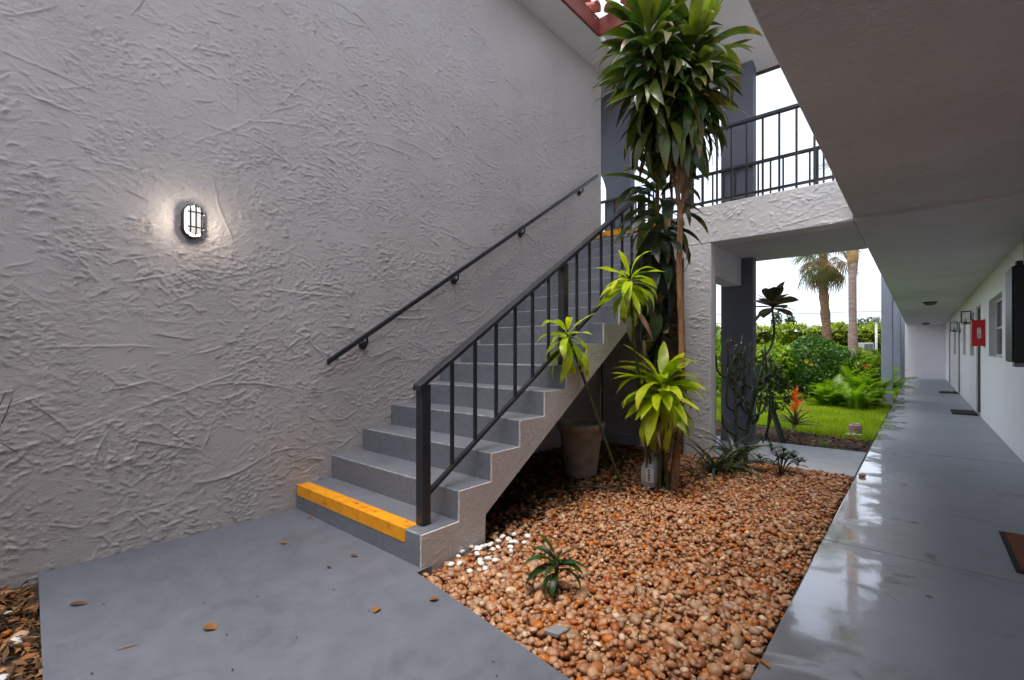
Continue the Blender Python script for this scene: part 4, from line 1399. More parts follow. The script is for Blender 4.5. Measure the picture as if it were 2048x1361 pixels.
# ------------------------------------------------------------------ smaller plants of the bed
tp = thing('ti_plant', (-1.38, 1.93, 0.0), 'small green ti plant with wide leaves growing through the pebbles', 'plant')
tube('stem', curve([(-1.38, 1.93, -0.05), (-1.385, 1.935, 0.07), (-1.38, 1.94, 0.15)], 8), 0.010, 'stem_green', tp, 8)
tg = [leaf_mesh('leaf', 'leaf_ti', 0.22, 0.062, bend=b, fold=0.3, n=9, wave=0.1, seed=40 + i) for i, b in enumerate((0.5, 1.2, 1.7))]
tr_ = leaf_mesh('leaf', 'leaf_ti_red', 0.14, 0.05, bend=0.7, fold=0.3, n=8, seed=50)
for me, az, el, z, s_ in ((tg[0], 214, 66, 0.20, 1.05), (tg[2], 222, 38, 0.18, 1.25), (tg[2], 236, 18, 0.15, 1.2), (tg[1], 30, 24, 0.18, 0.95), (tg[0], 44, 48, 0.20, 0.8), (tg[2], 20, 12, 0.15, 0.95), (tg[2], 290, 6, 0.13, 0.9), (tr_, 210, 40, 0.17, 1.1), (tr_, 235, 30, 0.15, 0.9), (tg[1], 120, 20, 0.16, 0.8), (tg[0], 330, 58, 0.2, 0.6), (tg[2], 255, 4, 0.13, 0.9), (tg[1], 200, 50, 0.19, 0.9), (tg[2], 10, 34, 0.17, 0.85), (tg[1], 275, 30, 0.16, 0.8), (tg[2], 160, 25, 0.15, 0.9)):
    place('leaf', me, tp, (-1.38, 1.937, (z - 0.02) * 0.8), R(az), R(el), random.gauss(0, 0.2), (s_ * 0.8, s_ * 0.68, s_ * 0.8))

ds = thing('low_shrub', (-1.03, 5.2, 0), 'low dark shrub with oval leaves at the corner of the pebble bed', 'shrub')
sl = leaf_mesh('leaf', 'leaf_shade', 0.085, 0.038, bend=0.4, fold=0.2, n=5, seed=60)
for i in range(13):
    az = random.uniform(0, 6.28)
    tip = Vector((-1.03 + 0.20 * math.cos(az) * random.uniform(0.4, 1), 5.2 + 0.20 * math.sin(az) * random.uniform(0.4, 1), random.uniform(0.14, 0.26)))
    tube('stem', curve([(-1.03, 5.2, -0.05), (-1.03 + (tip.x + 1.03) * 0.4, 5.2 + (tip.y - 5.2) * 0.4, tip.z * 0.6), tip], 8), 0.004, 'stem_dark', ds, 5)
    for j in range(7):
        a2 = j * 2.4 + az
        place('leaf', sl, ds, tip - Vector((0, 0, 0.010 * j)), a2, R(random.uniform(0, 55)), 0, random.uniform(0.8, 1.2))

def strap_plant(name, label, pos, n, L, W, mat, seed, e0=20, e1=75, bends=(1.0, 1.6, 2.2), s=(0.7, 1.15)):
    t_ = thing(name, pos, label, 'plant')
    vs_ = [leaf_mesh('leaf', mat, L, W, bend=b, fold=0.4, n=9, peak=0.3, base=0.6, seed=seed + i) for i, b in enumerate(bends)]
    r2 = random.Random(seed)
    for i in range(n):
        place('leaf', r2.choice(vs_), t_, Vector(pos) + Vector((r2.gauss(0, 0.02), r2.gauss(0, 0.02), 0.0)), i * 2.4 + r2.gauss(0, 0.3), R(r2.uniform(e0, e1)), r2.gauss(0, 0.15), r2.uniform(*s))
    return t_
strap_plant('strap_leaf_plant', 'dark arching strap leaved plant right of the dracaena trunk', (-1.52, 4.75, 0.02), 26, 0.62, 0.030, 'leaf_grey', 70)
strap_plant('strap_leaf_plant', 'clump of broad grey-green leaves below the cactus-like plant', (-1.42, 5.10, 0.02), 20, 0.50, 0.055, 'leaf_shade', 75, 30, 80)
strap_plant('strap_leaf_plant', 'small bright green strap leaved tuft beside the dark clump', (-1.40, 4.90, 0.02), 14, 0.34, 0.022, 'leaf_dark', 78, 30, 80)
gc = strap_plant('ground_tuft', 'thin grassy tuft on the soil beside the cross path', (-0.95, 7.25, -0.02), 30, 0.20, 0.008, 'fern_leaf', 79, 30, 85)

# cactus-like spurge with upright candelabra arms
eu = thing('candelabra_spurge', (-1.47, 5.45, 0), 'dark cactus-like plant with upturned arms before the blue-grey column', 'plant')
r2 = random.Random(31)
def arm(pts, r0, name='arm'):
    cc = curve(pts, 14)
    tube(name, cc, [r0 * (1 - 0.45 * i / len(cc)) for i in range(len(cc))], 'stem_dark', eu, 5)
arm([(-1.50, 5.42, -0.05), (-1.52, 5.47, 0.5), (-1.53, 5.50, 0.95), (-1.54, 5.52, 1.25)], 0.022, 'stem')
arm([(-1.43, 5.50, -0.05), (-1.42, 5.54, 0.35), (-1.36, 5.60, 0.75), (-1.30, 5.66, 1.05)], 0.026, 'stem')
for (b, t_) in (((-1.52, 5.47, 0.55), (-1.60, 5.40, 1.02)), ((-1.53, 5.49, 0.62), (-1.45, 5.55, 0.95)), ((-1.53, 5.5, 0.75), (-1.62, 5.44, 1.18)), ((-1.53, 5.5, 0.70), (-1.48, 5.52, 1.12)), ((-1.54, 5.51, 0.95), (-1.60, 5.47, 1.33)), ((-1.54, 5.51, 0.98), (-1.50, 5.55, 1.30)), ((-1.54, 5.52, 1.0), (-1.44, 5.60, 1.28)), ((-1.54, 5.52, 0.9), (-1.66, 5.42, 1.12)),
               ((-1.42, 5.53, 0.35), (-1.50, 5.46, 0.62)), ((-1.40, 5.56, 0.5), (-1.30, 5.64, 0.75)), ((-1.36, 5.6, 0.78), (-1.45, 5.53, 1.22)), ((-1.35, 5.61, 0.80), (-1.26, 5.70, 1.16)), ((-1.33, 5.63, 0.88), (-1.22, 5.73, 1.20)), ((-1.32, 5.64, 0.92), (-1.28, 5.68, 1.22)), ((-1.38, 5.58, 0.62), (-1.50, 5.5, 0.80)), ((-1.43, 5.5, 0.2), (-1.28, 5.6, 0.30)), ((-1.5, 5.42, 0.3), (-1.58, 5.36, 0.62))):
    b, t_ = Vector(b), Vector(t_)
    h_ = Vector((t_.x - b.x, t_.y - b.y, 0))
    jt = Vector((r2.gauss(0, 0.02), r2.gauss(0, 0.02), 0))
    arm([b, b + h_ * 0.7 + jt + Vector((0, 0, 0.02 + 0.04 * r2.random())), b + h_ * (0.9 + 0.2 * r2.random()) + jt + Vector((0, 0, 0.12)), t_ + jt * 2 + Vector((0, 0, r2.gauss(0, 0.05)))], 0.016)
    for w_ in range(5):
        q = b.lerp(t_, r2.uniform(0.4, 1.0)) + h_ * 0.2
        place('leaf', sl, eu, q, r2.uniform(0, 6.28), R(r2.uniform(10, 70)), 0, r2.uniform(0.25, 0.6))
for i in range(16):
    c0 = Vector((-1.535, 5.505, r2.uniform(0.55, 1.05))) if i < 9 else Vector((-1.38, 5.58, r2.uniform(0.4, 0.9)))
    a = r2.uniform(0, 6.28)
    h_ = Vector((math.cos(a), math.sin(a), 0)) * r2.uniform(0.05, 0.15)
    arm([c0, c0 + h_ * 0.6 + Vector((0, 0, 0.02)), c0 + h_ + Vector((0, 0, 0.10)), c0 + h_ * 1.05 + Vector((r2.gauss(0, 0.02), 0, r2.uniform(0.18, 0.38)))], 0.015)
for i in range(40):
    a = random.uniform(0, 6.28)
    q = Vector((-1.54 + r2.gauss(0, 0.035), 5.52 + r2.gauss(0, 0.035), r2.uniform(1.05, 1.32)))
    if i > 22:
        q = Vector((-1.29 + r2.gauss(0, 0.05), 5.67 + r2.gauss(0, 0.05), r2.uniform(0.95, 1.2)))
    place('leaf', sl, eu, q, a, R(r2.uniform(20, 80)), 0, r2.uniform(0.4, 0.9))

# tall bare stem with a rosette at its top
rp = thing('rosette_plant', (-1.50, 5.72, 0), 'tall thin stemmed plant with a rosette of broad olive leaves against the sky', 'plant')
tube('stem', curve([(-1.50, 5.68, -0.05), (-1.45, 5.76, 0.49), (-1.37, 5.83, 1.0), (-1.25, 5.94, 1.34), (-1.26, 5.93, 1.72)], 26), [0.016] * 14 + [0.010] * 30 if False else 0.012, 'stem_dark', rp, 8)
rl_ = [leaf_mesh('leaf', 'leaf_olive', 0.27, 0.15, bend=b, fold=0.12, n=7, peak=0.66, base=0.15, seed=90 + i) for i, b in enumerate((0.3, 0.6, 0.9))]
for i in range(18):
    el = 78 - i * 5.4
    place('leaf', rl_[i % 3], rp, (-1.26, 5.93, 1.74 - 0.003 * i), i * 2.4, R(el + random.gauss(0, 6)), random.gauss(0, 0.2), random.uniform(0.85, 1.05))

# ------------------------------------------------------------------ pot and jug
pt = thing('planter_pot', (-2.53, 3.95, 0), 'weathered cement planter pot standing under the stairs', 'pot')
PX, PY = -2.53, 3.95
lathe('pot_body', [(0.0, -0.02), (0.145, -0.02), (0.150, 0.0), (0.205, 0.40), (0.210, 0.405), (0.212, 0.44), (0.228, 0.445), (0.236, 0.47), (0.232, 0.50), (0.222, 0.508), (0.208, 0.50), (0.196, 0.40), (0.0, 0.385)], PX, PY, 'cement_pot', pt, 40)
V, F = lathe_geo([(0.0, 0.405), (0.12, 0.40), (0.19, 0.388)], PX, PY, 24)
raw('potting_soil', V, F, 'soil', pt, True)

jg = thing('plastic_jug', (-1.80, 4.02, 0), 'white plastic jug with printed label leaning behind the dracaena stems', 'jug')
JX, JY = -1.815, 3.99
prof = [(0.062, 0.0), (0.078, 0.012), (0.080, 0.10), (0.078, 0.17), (0.060, 0.225), (0.028, 0.26), (0.022, 0.262), (0.022, 0.285)]
V, F = [], []
for r, z in prof:
    for j in range(24):
        t = 2 * math.pi * j / 24
        ct, s2 = math.cos(t), math.sin(t)
        pw = 0.55 if z < 0.2 else 0.9
        V.append((JX + r * math.copysign(abs(ct) ** pw, ct), JY + r * math.copysign(abs(s2) ** pw, s2), z))
for i in range(len(prof) - 1):
    for j in range(24):
        F.append((i * 24 + j, i * 24 + (j + 1) % 24, (i + 1) * 24 + (j + 1) % 24, (i + 1) * 24 + j))
F.append(tuple((len(prof) - 1) * 24 + j for j in range(24)))
raw('jug_body', V, F, 'jug_plastic', jg, True)
tube('jug_handle', curve([(JX + 0.02, JY + 0.03, 0.25), (JX + 0.06, JY + 0.06, 0.24), (JX + 0.07, JY + 0.07, 0.17), (JX + 0.055, JY + 0.055, 0.12)], 10), 0.010, 'jug_plastic', jg, 8)
lathe('cap', [(0.0, 0.303), (0.022, 0.303), (0.025, 0.298), (0.025, 0.28)], JX, JY, 'jug_plastic', jg, 16)
pl_ = box('printed_label', JX - 0.012, JX + 0.062, JY - 0.086, JY - 0.0835, 0.055, 0.175, 'sign_white', jg, 0.001)
for i in range(5):
    w_ = 0.010 + 0.004 * (i % 3)
    box('print_mark', JX + 0.010 - w_ * 0.3, JX + 0.014 + w_, JY - 0.0872, JY - 0.0861, 0.068 + 0.021 * i, 0.080 + 0.021 * i, 'ink_black', pl_, 0.0)
cb_ = tube('black_cable', curve([(-3.585, 6.17, -0.05), (-3.585, 6.17, 1.0), (-3.585, 6.17, 2.4)], 6), 0.014, 'wire_black', None, 8)
tag(cb_, 'thin black cable running down the corner under the stairs', 'cable')
# long dead sticks on the stones
for i, (a, b, lb) in enumerate((((-2.35, 3.45, 0.0), (-1.95, 3.60, 0.02), 'longer brown twig lying on the gravel left of the jug'), ((-2.2, 3.62, 0.0), (-1.92, 3.7, 0.02), 'shorter brown twig lying on the gravel behind the longer one'))):
    m_ = (Vector(a) + Vector(b)) / 2 + Vector((0.02, 0.03, 0.02))
    tag(tube('twig', curve([a, m_, b], 8), 0.008, 'twig', None, 6), lb, 'twig')

# twiggy plant peeking in at the left edge
tw = thing('bare_twig_plant', (-3.35, -0.02, 0), 'thin bare twigs in front of the stucco wall at the left edge', 'plant')
tube('stem', curve([(-3.30, -0.25, -0.06), (-3.32, -0.12, 0.5), (-3.36, 0.02, 0.72)], 12), 0.008, 'twig', tw, 6)
for pts in ([(-3.36, 0.02, 0.72), (-3.40, 0.07, 0.88), (-3.42, 0.11, 1.0)], [(-3.36, 0.02, 0.72), (-3.38, 0.09, 0.84), (-3.40, 0.13, 0.97)], [(-3.34, -0.06, 0.60), (-3.36, 0.06, 0.76), (-3.40, 0.15, 0.70)]):
    tube('twig', curve(pts, 10), 0.0022, 'twig', tw, 5)
place('leaf', leaf_mesh('leaf', 'leaf_dark', 0.54, 0.035, bend=0.5, fold=0.3, n=8, seed=99), tw, (-3.30, -0.36, 1.55), R(97), R(14), 0.3, 1.0)
tube('stem', curve([(-3.30, -0.25, -0.06), (-3.30, -0.34, 0.8), (-3.30, -0.36, 1.56)], 10), 0.010, 'stem_green', tw, 6)

# ------------------------------------------------------------------ garden
lawn = soil_patch('lawn_ground', -14, XE - 0.012, 7.03, 40, lambda a, b: -0.05 + 0.02 * perlin(a * 0.7, b * 0.7, 97), 0.4, 'soil')
def lawn_edge(x):
    return 8.55 + 0.18 * math.sin(x * 2.1) - 0.10 * (x + 2)
V, T, RN_ = [], [], []
def blades(n, x0, x1, y0, y1, h0, h1):
    for i in range(n):
        x, y = random.uniform(x0, x1), random.uniform(y0, y1)
        if y < lawn_edge(x) + random.gauss(0, 0.05):
            continue
        h = random.uniform(h0, h1)
        a = random.uniform(0, 6.28)
        w = 0.0045 + 0.0006 * (y - 8)
        dx, dy = math.cos(a) * w, math.sin(a) * w
        lx, ly = random.gauss(0, 0.35) * h, random.gauss(0, 0.35) * h
        b = len(V)
        V.extend([(x - dx, y - dy, -0.05), (x + dx, y + dy, -0.05), (x + lx, y + ly, h - 0.05)])
        T.append((b, b + 1, b + 2))
        r = random.random()
        RN_.extend([r] * 3)
blades(52000, -4.2, XE - 0.03, 8.2, 13.0, 0.05, 0.10)
blades(26000, -9.0, XE - 0.03, 12.5, 20.0, 0.06, 0.13)
g_ = link('grass', fast_mesh('grass', V, tris=T, rnd=RN_), 'grass_blade')
tag(g_, 'short bright green lawn grass beside the corridor', 'grass', kind='stuff')
soil_patch('turf', -9.0, XE - 0.02, 8.75, 20.5, lambda a, b: -0.030 + 0.015 * perlin(a * 0.7, b * 0.7, 97), 0.3, 'lawn_soil')
lt3 = litter('mulch', 700, lambda: (random.uniform(-2.6, XE - 0.05), random.uniform(7.05, 8.6), random.uniform(-0.05, -0.02)), 0.07, 'litter_leaf', None, 0.3)
tag(lt3, 'brown mulch and dead leaves on the soil before the lawn', 'mulch', kind='stuff')

# leafy masses
def cloud(name, n, sampler, size, mat, parent, droop=0.0, aspect=0.5, kind='stuff'):
    P = np.array([sampler() for _ in range(n)])
    L = size * rng.uniform(0.6, 1.3, n)
    W = L * aspect
    az = rng.uniform(0, 2 * np.pi, n)
    el = rng.normal(0.2 - droop, 0.6, n)
    ro = rng.normal(0, 0.7, n)
    d = np.stack([np.cos(az) * np.cos(el), np.sin(az) * np.cos(el), np.sin(el)], -1)
    s_ = np.stack([-np.sin(az), np.cos(az), np.zeros(n)], -1)
    up = np.cross(d, s_)
    side = s_ * np.cos(ro)[:, None] + up * np.sin(ro)[:, None]
    nn = np.cross(d, side)
    a = P - d * (L / 2)[:, None]
    b = P + side * (W / 2)[:, None] + nn * (W * 0.18)[:, None]
    c_ = P + d * (L / 2)[:, None]
    e = P - side * (W / 2)[:, None] + nn * (W * 0.18)[:, None]
    V_ = np.stack([a, b, c_, e], 1).reshape(-1, 3)
    base = np.arange(n) * 4
    T_ = np.concatenate([np.stack([base, base + 1, base + 2], -1), np.stack([base, base + 2, base + 3], -1)])
    rr = np.repeat(rng.random(n), 4)
    o = link(name, fast_mesh(name, V_, tris=T_, rnd=rr), mat, parent)
    o['kind'] = kind
    return o

def blob_sampler(blobs, shell=0.55, floor=None):
    """points in the outer part of random ellipsoids, lumpy"""
    w = np.array([b[3] * b[4] * b[5] for b in blobs]) ** 0.67
    w = w / w.sum()
    def f():
        while True:
            b = blobs[rng.choice(len(blobs), p=w)]
            v = rng.normal(0, 1, 3)
            v /= np.linalg.norm(v)
            r = rng.uniform(shell, 1.0) ** 0.6 * (1 + 0.10 * math.sin(v[0] * 9 + b[0] * 5) * math.sin(v[2] * 8 + b[1] * 3))
            p = (b[0] + v[0] * b[3] * r, b[1] + v[1] * b[4] * r, b[2] + v[2] * b[5] * r)
            if floor is None or p[2] > floor:
                return p
    return f

def shrub(name, label, pos, blobs, n, size, mat, group=None, stems=5, aspect=0.5, droop=0.0):
    t_ = thing(name, pos, label, 'shrub', group)
    bl = [(pos[0] + b[0], pos[1] + b[1], b[2], b[3], b[4], b[5]) for b in blobs]
    tubes('stems', [(curve([(pos[0] + random.gauss(0, 0.06), pos[1] + random.gauss(0, 0.06), -0.08), (pos[0] + (b[0] - pos[0]) * 0.5, pos[1] + (b[1] - pos[1]) * 0.5, b[2] * 0.5), (b[0], b[1], b[2])], 8), 0.016) for b in bl[:max(2, stems)]], 'twig', t_, 6)
    cloud('foliage', n, blob_sampler(bl, floor=-0.04), size, mat, t_, droop, aspect)
    return t_

fsh = shrub('flowering_shrub', 'rounded dark green shrub with a few yellow flowers on the lawn', (-2.0, 14.1, 0), [(0, 0, 0.85, 0.82, 0.75, 0.72), (-0.45, -0.1, 0.70, 0.55, 0.5, 0.55), (0.5, 0.0, 0.72, 0.55, 0.5, 0.62), (0.1, -0.3, 0.5, 0.75, 0.5, 0.5), (-0.1, 0.1, 1.30, 0.45, 0.4, 0.36)], 9000, 0.085, 'foliage_green', stems=5)
def flower(parent, p, mat, s_=0.05):
    V, F = [], []
    for j in range(6):
        t = j * math.pi / 3
        b = len(V)
        for (r, a) in ((0.1, 0), (0.8, -0.35), (1.0, 0), (0.8, 0.35)):
            V.append((p[0] + s_ * r * math.cos(t + a), p[1] - 0.25 * s_ * r, p[2] + s_ * r * math.sin(t + a)))
        F.append((b, b + 1, b + 2, b + 3))
    return raw('flower', V, F, mat, parent)
for p in ((-2.08, 13.28, 0.98), (-1.98, 13.28, 0.90), (-2.75, 13.6, 0.9), (-2.5, 13.55, 0.42), (-2.6, 13.5, 0.55)):
    flower(fsh, p, 'petal_yellow')
shrub('lime_shrub', 'yellow-green leafy shrub left of the dark rounded shrub', (-3.5, 13.2, 0), [(0, 0, 0.7, 0.8, 0.7, 0.7), (-0.8, 0.4, 0.9, 0.8, 0.7, 0.8), (0.6, 0.6, 0.8, 0.6, 0.6, 0.7), (-1.6, 0.2, 0.8, 0.8, 0.7, 0.8)], 8000, 0.12, 'foliage_lime')
shrub('leafy_shrub', 'bright green leafy shrub between the rounded shrub and the lit column', (-1.25, 14.0, 0), [(0, 0, 0.55, 0.45, 0.4, 0.5), (0.3, 0.3, 0.65, 0.35, 0.35, 0.5), (-0.4, 0.3, 0.7, 0.4, 0.35, 0.5)], 4200, 0.10, 'foliage_lime')
shrub('lime_shrub', 'yellow-green bush low in front of the hedge by the palms', (-2.3, 17.5, 0), [(0, 0, 0.8, 0.9, 0.7, 0.7), (1.0, 0.3, 0.7, 0.7, 0.6, 0.62), (-1.1, 0.2, 0.8, 0.9, 0.7, 0.7)], 6000, 0.14, 'foliage_lime')
shrub('mixed_shrub', 'green shrub seen through the gap beside the dark column', (-4.0, 9.6, 0), [(0, 0, 0.8, 0.8, 0.7, 0.8), (-0.7, 0.5, 1.1, 0.7, 0.7, 0.8), (0.3, 0.8, 0.7, 0.6, 0.6, 0.6)], 6000, 0.10, 'foliage_lime')
shrub('croton_shrub', 'bronze and green leaved shrub behind the gap by the pier', (-4.3, 10.6, 0), [(0, 0, 1.9, 0.7, 0.6, 0.6), (0.2, 0.1, 1.3, 0.5, 0.5, 0.6)], 1600, 0.20, 'litter_leaf', aspect=0.35, droop=0.5)
shrub('dark_shrub', 'dark leafy shrub on a leaning trunk right behind the blue-grey column', (-1.62, 7.55, 0), [(0.02, 0.0, 0.62, 0.26, 0.26, 0.30), (-0.05, 0.1, 0.85, 0.2, 0.2, 0.25)], 620, 0.085, 'foliage_dark', stems=3, aspect=0.4)
tube('leaning_trunk', curve([(-1.37, 6.98 + 0.12, -0.05), (-1.46, 7.25, 0.15), (-1.60, 7.5, 0.40)], 8), 0.04, 'stem_dark', bpy.data.objects['dark_shrub'], 8)

# ferns
def frond_mesh(L, bend, n, seed):
    r3 = random.Random(seed)
    V, F = [], []
    x = z = 0.0
    rc = []
    for i in range(n + 1):
        rc.append((x, z))
        a = -bend * i / n
        x += math.cos(a + bend * 0.35) * L / n
        z += math.sin(a + bend * 0.35) * L / n
    V += [(p[0], 0, p[1]) for p in rc]
    for i in range(n):
        t = i / n
        w = 0.20 * L * (math.sin(math.pi * min(1, 0.12 + t * 0.86)) ** 0.8) + 0.012
        x, z = rc[i]
        for s_ in (-1, 1):
            b = len(V)
            V += [(x + 0.22 * w, s_ * w * 0.62, z - 0.05 * w), (x + 0.36 * w, s_ * w, z - 0.2 * w)]
            F.append((i, b, b + 1, i + 1) if s_ < 0 else (i, i + 1, b + 1, b))
    me = bpy.data.meshes.new('frond')
    me.from_pydata(V, [], F)
    me.materials.append(M['fern_leaf'])
    return me
FR = [frond_mesh(0.75, b, 20, i) for i, b in enumerate((0.9, 1.3, 1.7))]
fern_at = [(-0.90, 12.60, 'fern spilling over the walkway edge, nearest to the camera'), (-1.02, 12.15, 'fern at the lawn edge left of the nearest fern'), (-1.35, 12.65, 'fern between the dark rounded shrub and the walkway ferns'), (-0.80, 13.25, 'fern at the foot of the nearest lit column'), (-1.15, 13.4, 'tall fern behind the lawn-edge ferns'), (-1.62, 12.45, 'low fern in front of the dark rounded shrub'), (-0.75, 14.9, 'fern behind the nearest lit column'), (-1.5, 13.5, 'fern right beside the dark rounded shrub'), (-0.85, 17.2, 'fern at the walkway edge halfway to the end wall')]
for i, (x, y, lb) in enumerate(fern_at):
    t_ = thing('fern', (x, y, -0.04), lb, 'fern', 'ferns along the walkway')
    sc_ = (0.8, 0.8, 0.9, 1.1, 1.2, 0.75, 1.2, 1.1, 1.2)[i]
    for j in range(24):
        place('frond', FR[j % 3], t_, (x + random.gauss(0, 0.05), y + random.gauss(0, 0.05), -0.04 + 0.1 * random.random()), j * 2.4, R(random.uniform(25, 80)), random.gauss(0, 0.2), sc_ * random.uniform(0.7, 1.15))
fw = thing('red_flower', (-0.95, 13.6, 0), 'single red bloom above the ferns by the lit column', 'flower')
tube('stalk', [(-0.95, 13.6, -0.05), (-0.95, 13.58, 0.86)], 0.006, 'stem_green', fw, 5)
flower(fw, (-0.95, 13.55, 0.88), 'petal_red', 0.055)

# bromeliad with orange spike
bm_ = thing('bromeliad', (-1.44, 8.23, -0.04), 'bromeliad with sword leaves and orange flower spike on the mulch', 'plant')
bv = [leaf_mesh('leaf', 'bromeliad_leaf', 0.42, 0.045, bend=b, fold=0.5, n=8, peak=0.3, base=0.7, seed=120 + i) for i, b in enumerate((0.5, 0.9, 1.3))]
for i in range(26):
    place('leaf', bv[i % 3], bm_, (-1.44, 8.23, 0.08), i * 2.4, R(20 + 55 * (i / 26) + random.gauss(0, 5)), 0, random.uniform(0.75, 1.05))
tube('flower_stalk', [(-1.44, 8.23, 0.05), (-1.43, 8.22, 0.40)], 0.012, 'bract_orange', bm_, 6)
bo = leaf_mesh('bract', 'bract_orange', 0.22, 0.075, bend=0.5, fold=0.4, n=6, seed=130)
for i in range(14):
    place('bract', bo, bm_, (-1.43, 8.22, 0.24 + 0.028 * i), i * 2.4, R(40 + i * 2.5), 0, 1.15 - 0.05 * i)
sb = thing('stone_ornament', (-0.73, 8.65, -0.04), 'small pinkish stone ornament standing at the lawn corner', 'ornament')
V, F = lathe_geo([(0.0, -0.05), (0.082, -0.05), (0.085, 0.0), (0.086, 0.075), (0.078, 0.082), (0.082, 0.090), (0.083, 0.105), (0.072, 0.118), (0.064, 0.122), (0.060, 0.137), (0.03, 0.142), (0.0, 0.142)], -0.73, 8.65, 14)
raw('ornament_body', V, F, 'stone_pink', sb, False)
for i in range(3):
    o = raw('foot_stone', PV[i] * (0.045, 0.035, 0.02) + (-0.73 + 0.07 * (i - 1), 8.53, -0.02), [tuple(f) for f in IF], 'pebble_white', sb, True)

# hedge
hp0, hp1 = Vector((-11.5, 17.2)), Vector((-1.05, 25.2))
hd = thing('hedge', (-6, 21, 0), 'tall clipped yellow-green hedge closing the far side of the garden', 'hedge')
hdir = (hp1 - hp0)
hn_ = Vector((hdir.y, -hdir.x)).normalized()
def s_hedge():
    t = rng.random()
    side = rng.random()
    top = 2.22 + 0.10 * math.sin(t * 47) + 0.07 * math.sin(t * 113)
    if side < 0.68:
        d_, z = 0.55 + rng.normal(0, 0.09) + 0.09 * math.sin(t * 80), rng.uniform(0.0, top)
    else:
        d_, z = rng.uniform(-0.55, 0.6), top + rng.normal(0, 0.06)
    if math.sin(t * 61 + 3 * math.sin(z * 4)) * math.sin(z * 5.5 + t * 37) > 0.45 and rng.random() < 0.75:
        d_ -= 0.25
    p = hp0 + hdir * t + hn_ * d_
    return (p.x, p.y, z)
cloud('foliage', 16000, s_hedge, 0.15, 'foliage_hedge', hd, 0.2, 0.5)
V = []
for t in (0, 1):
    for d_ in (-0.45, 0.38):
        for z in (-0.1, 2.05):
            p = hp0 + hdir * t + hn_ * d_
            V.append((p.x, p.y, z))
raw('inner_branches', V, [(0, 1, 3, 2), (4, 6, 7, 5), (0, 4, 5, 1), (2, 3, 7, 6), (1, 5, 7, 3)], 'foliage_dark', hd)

# palms
def fan_mesh(mat, seed, L=0.95, n=20, spread=2.5, droop=0.45):
    r3 = random.Random(seed)
    V, F = [], []
    for i in range(n):
        t = (i / (n - 1) - 0.5) * spread
        l_ = L * (1 - 0.25 * abs(t) / spread) * r3.uniform(0.88, 1.05)
        w = 0.017
        c1, s1 = math.cos(t), math.sin(t)
        pts = []
        for u, ww in ((0.05, 0.35), (0.45, 1.0), (0.75, 0.7), (1.0, 0.08)):
            zz = -droop * (u ** 2.2) * l_ * r3.uniform(0.85, 1.15) - 0.12 * abs(t) * u * l_
            xx = u * l_ * (1 - 0.28 * u * droop)
            for s_ in (-1, 1):
                pts.append((0.55 + xx * c1 - s_ * w * ww * s1, xx * s1 + s_ * w * ww * c1, zz + 0.05))
        b = len(V)
        V += pts
        F += [(b, b + 1, b + 3, b + 2), (b + 2, b + 3, b + 5, b + 4), (b + 4, b + 5, b + 7, b + 6)]
    b = len(V)
    V += [(0, -0.012, 0), (0, 0.012, 0), (0.6, 0.01, 0.05), (0.6, -0.01, 0.05)]
    F.append((b, b + 1, b + 2, b + 3))
    me = bpy.data.meshes.new('fan_leaf')
    me.from_pydata(V, [], F)
    me.materials.append(M[mat])
    return me
pa = thing('sabal_palm', (-2.6, 20.25, 0), 'cabbage palm with a shaggy skirt of dry fan leaves behind the hedge shrubs', 'palm tree')
tk = curve([(-2.52, 20.3, -0.1), (-2.53, 20.3, 1.5), (-2.60, 20.25, 2.8), (-2.66, 20.22, 3.9), (-2.63, 20.24, 5.0)], 24)
tube('trunk', tk, [0.145 + 0.018 * math.sin(i * 1.9) for i in range(len(tk))], 'bark_palm', pa, 14)
fg = [fan_mesh('fan_green', i) for i in range(3)]
fd = [fan_mesh('fan_dry', 10 + i, 0.8, 17, 2.1, 0.62) for i in range(3)]
for i in range(46):
    el = -62 + 2.6 * i + random.gauss(0, 8)
    dry = i < 22
    place('fan_leaf', (fd if dry and random.random() < 0.5 else fg)[i % 3], pa, (-2.64, 20.24, 4.45 + 0.014 * i), i * 2.4, R(min(el, 80)), random.gauss(0, 0.25), random.uniform(0.85, 1.1))
p2 = thing('smooth_palm', (-1.51, 17.24, 0), 'slim palm trunk with orange top crossing the view beside the shaggy palm', 'palm tree')
tk = curve([(-1.50, 17.25, -0.1), (-1.51, 17.24, 1.5), (-1.52, 17.22, 3.2), (-1.51, 17.24, 4.0), (-1.52, 17.24, 6.6)], 30)
tube('trunk', tk, [0.125 if p.z < 1.8 else (0.102 if p.z < 3.55 else min(0.135, 0.102 + (p.z - 3.55) * 0.1)) for p in tk], 'bark_palm_smooth', p2, 14)
tube('crownshaft', [(-1.512, 17.24, 3.62), (-1.514, 17.24, 4.0), (-1.52, 17.24, 5.4)], [0.112, 0.145, 0.14], 'crownshaft_skin', p2, 14)
for i in range(12):
    place('fan_leaf', fg[i % 3], p2, (-1.52, 17.24, 6.55), i * 2.4, R(random.uniform(35, 80)), 0, 0.9)

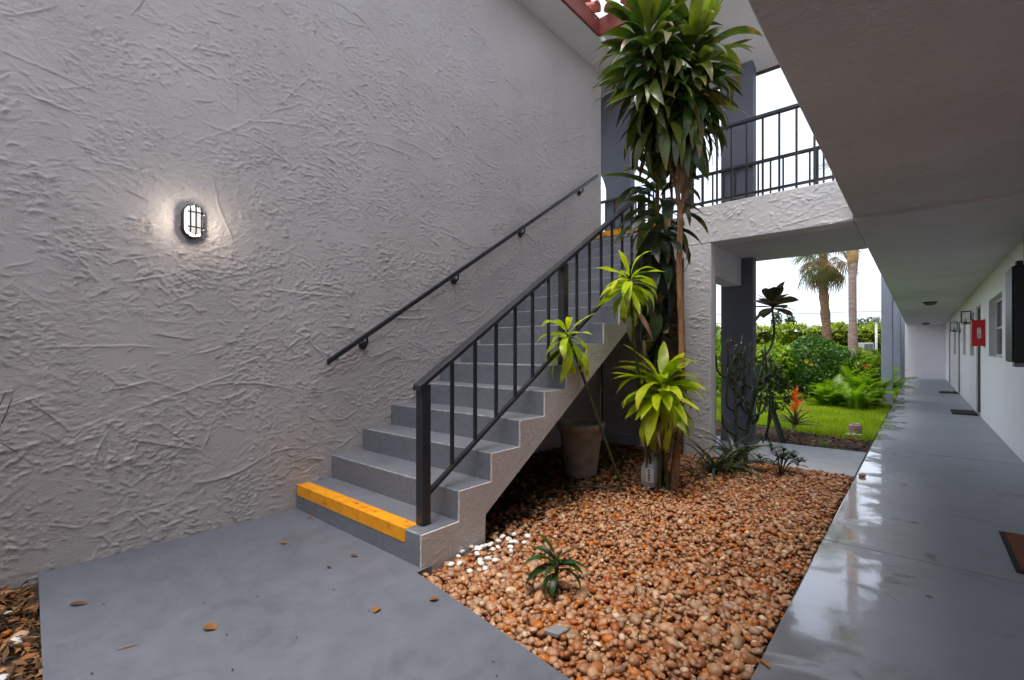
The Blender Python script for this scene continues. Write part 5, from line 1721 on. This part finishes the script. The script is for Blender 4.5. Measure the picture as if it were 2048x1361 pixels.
# far trees and street things beyond the hedge
def tree(name, label, pos, h, blobs, n, size, mat, group):
    t_ = thing(name, pos, label, 'tree', group)
    tubes('trunk', [(curve([(pos[0], pos[1], -0.1), (pos[0] + 0.1, pos[1], h * 0.4), (pos[0], pos[1], h * 0.75)], 8), [0.12] * 99)[:1] + (0.10,)], 'twig', t_, 8)
    cloud('crown', n, blob_sampler([(pos[0] + b[0], pos[1] + b[1], b[2], b[3], b[4], b[5]) for b in blobs], 0.2), size, mat, t_, 0.1, 0.45)
tree('slender_tree', 'left of two slender young trees poking above the hedge', (-5.54, 27.0, 0), 2.9, [(0, 0, 2.7, 0.28, 0.28, 0.62)], 650, 0.14, 'foliage_far', 'far trees beyond the hedge')
tree('slender_tree', 'right of two slender young trees poking above the hedge', (-5.0, 27.4, 0), 2.8, [(0, 0, 2.6, 0.28, 0.28, 0.58)], 650, 0.14, 'foliage_far', 'far trees beyond the hedge')
tree('round_tree', 'distant round crowned tree over the hedge behind the slim palm', (-3.9, 49.6, 0), 4.0, [(0.6, 0, 3.2, 1.5, 1.2, 1.0), (-1.6, 0, 2.7, 1.3, 1.0, 0.6), (2.0, 0, 2.7, 1.0, 1.0, 0.6)], 2200, 0.28, 'foliage_far', 'far trees beyond the hedge')
lp = thing('lamp_post', (-1.27, 24.07, 0), 'slim white lamp post in front of the hedge near the lit column', 'lamp post')
tube('post', [(-1.30, 23.4, -0.1), (-1.30, 23.4, 2.42)], 0.045, 'post_white', lp, 10)
lathe('lamp_head', [(0.0, 2.42), (0.07, 2.42), (0.12, 2.50), (0.13, 2.60), (0.06, 2.64), (0.0, 2.65)], -1.30, 23.4, 'post_white', lp, 12)
ub_ = thing('utility_box', (-1.55, 22.2, 0), 'pale grey utility box standing before the hedge', 'utility box')
box('box_body', -1.85, -1.30, 21.95, 22.25, 0.75, 1.55, 'post_white', ub_, 0.02, 2)
box('box_post', -1.62, -1.52, 22.05, 22.15, -0.1, 0.749, 'stone_grey', ub_, 0.0)
box('box_door', -1.57, -1.32, 21.93, 21.949, 0.80, 1.50, 'stone_grey', ub_, 0.004)
for i, (z0, z1, lb) in enumerate(((6.05, 6.4, 'lower dark overhead wire crossing the sky'), (11.6, 11.8, 'upper thin overhead wire crossing the sky'), (16.5, 16.9, 'highest faint overhead wire seen through the balcony railing'))):
    w_ = tube('overhead_wire', curve([(-60, 27.5, z0 - 0.5), (-14, 67.3, z0), (-3.6, 76.4, z1), (40, 114, z1 + 1)], 40), 0.035 if i == 0 else 0.018, 'wire_black', None, 5)
    tag(w_, lb, 'wire', 'overhead wires')
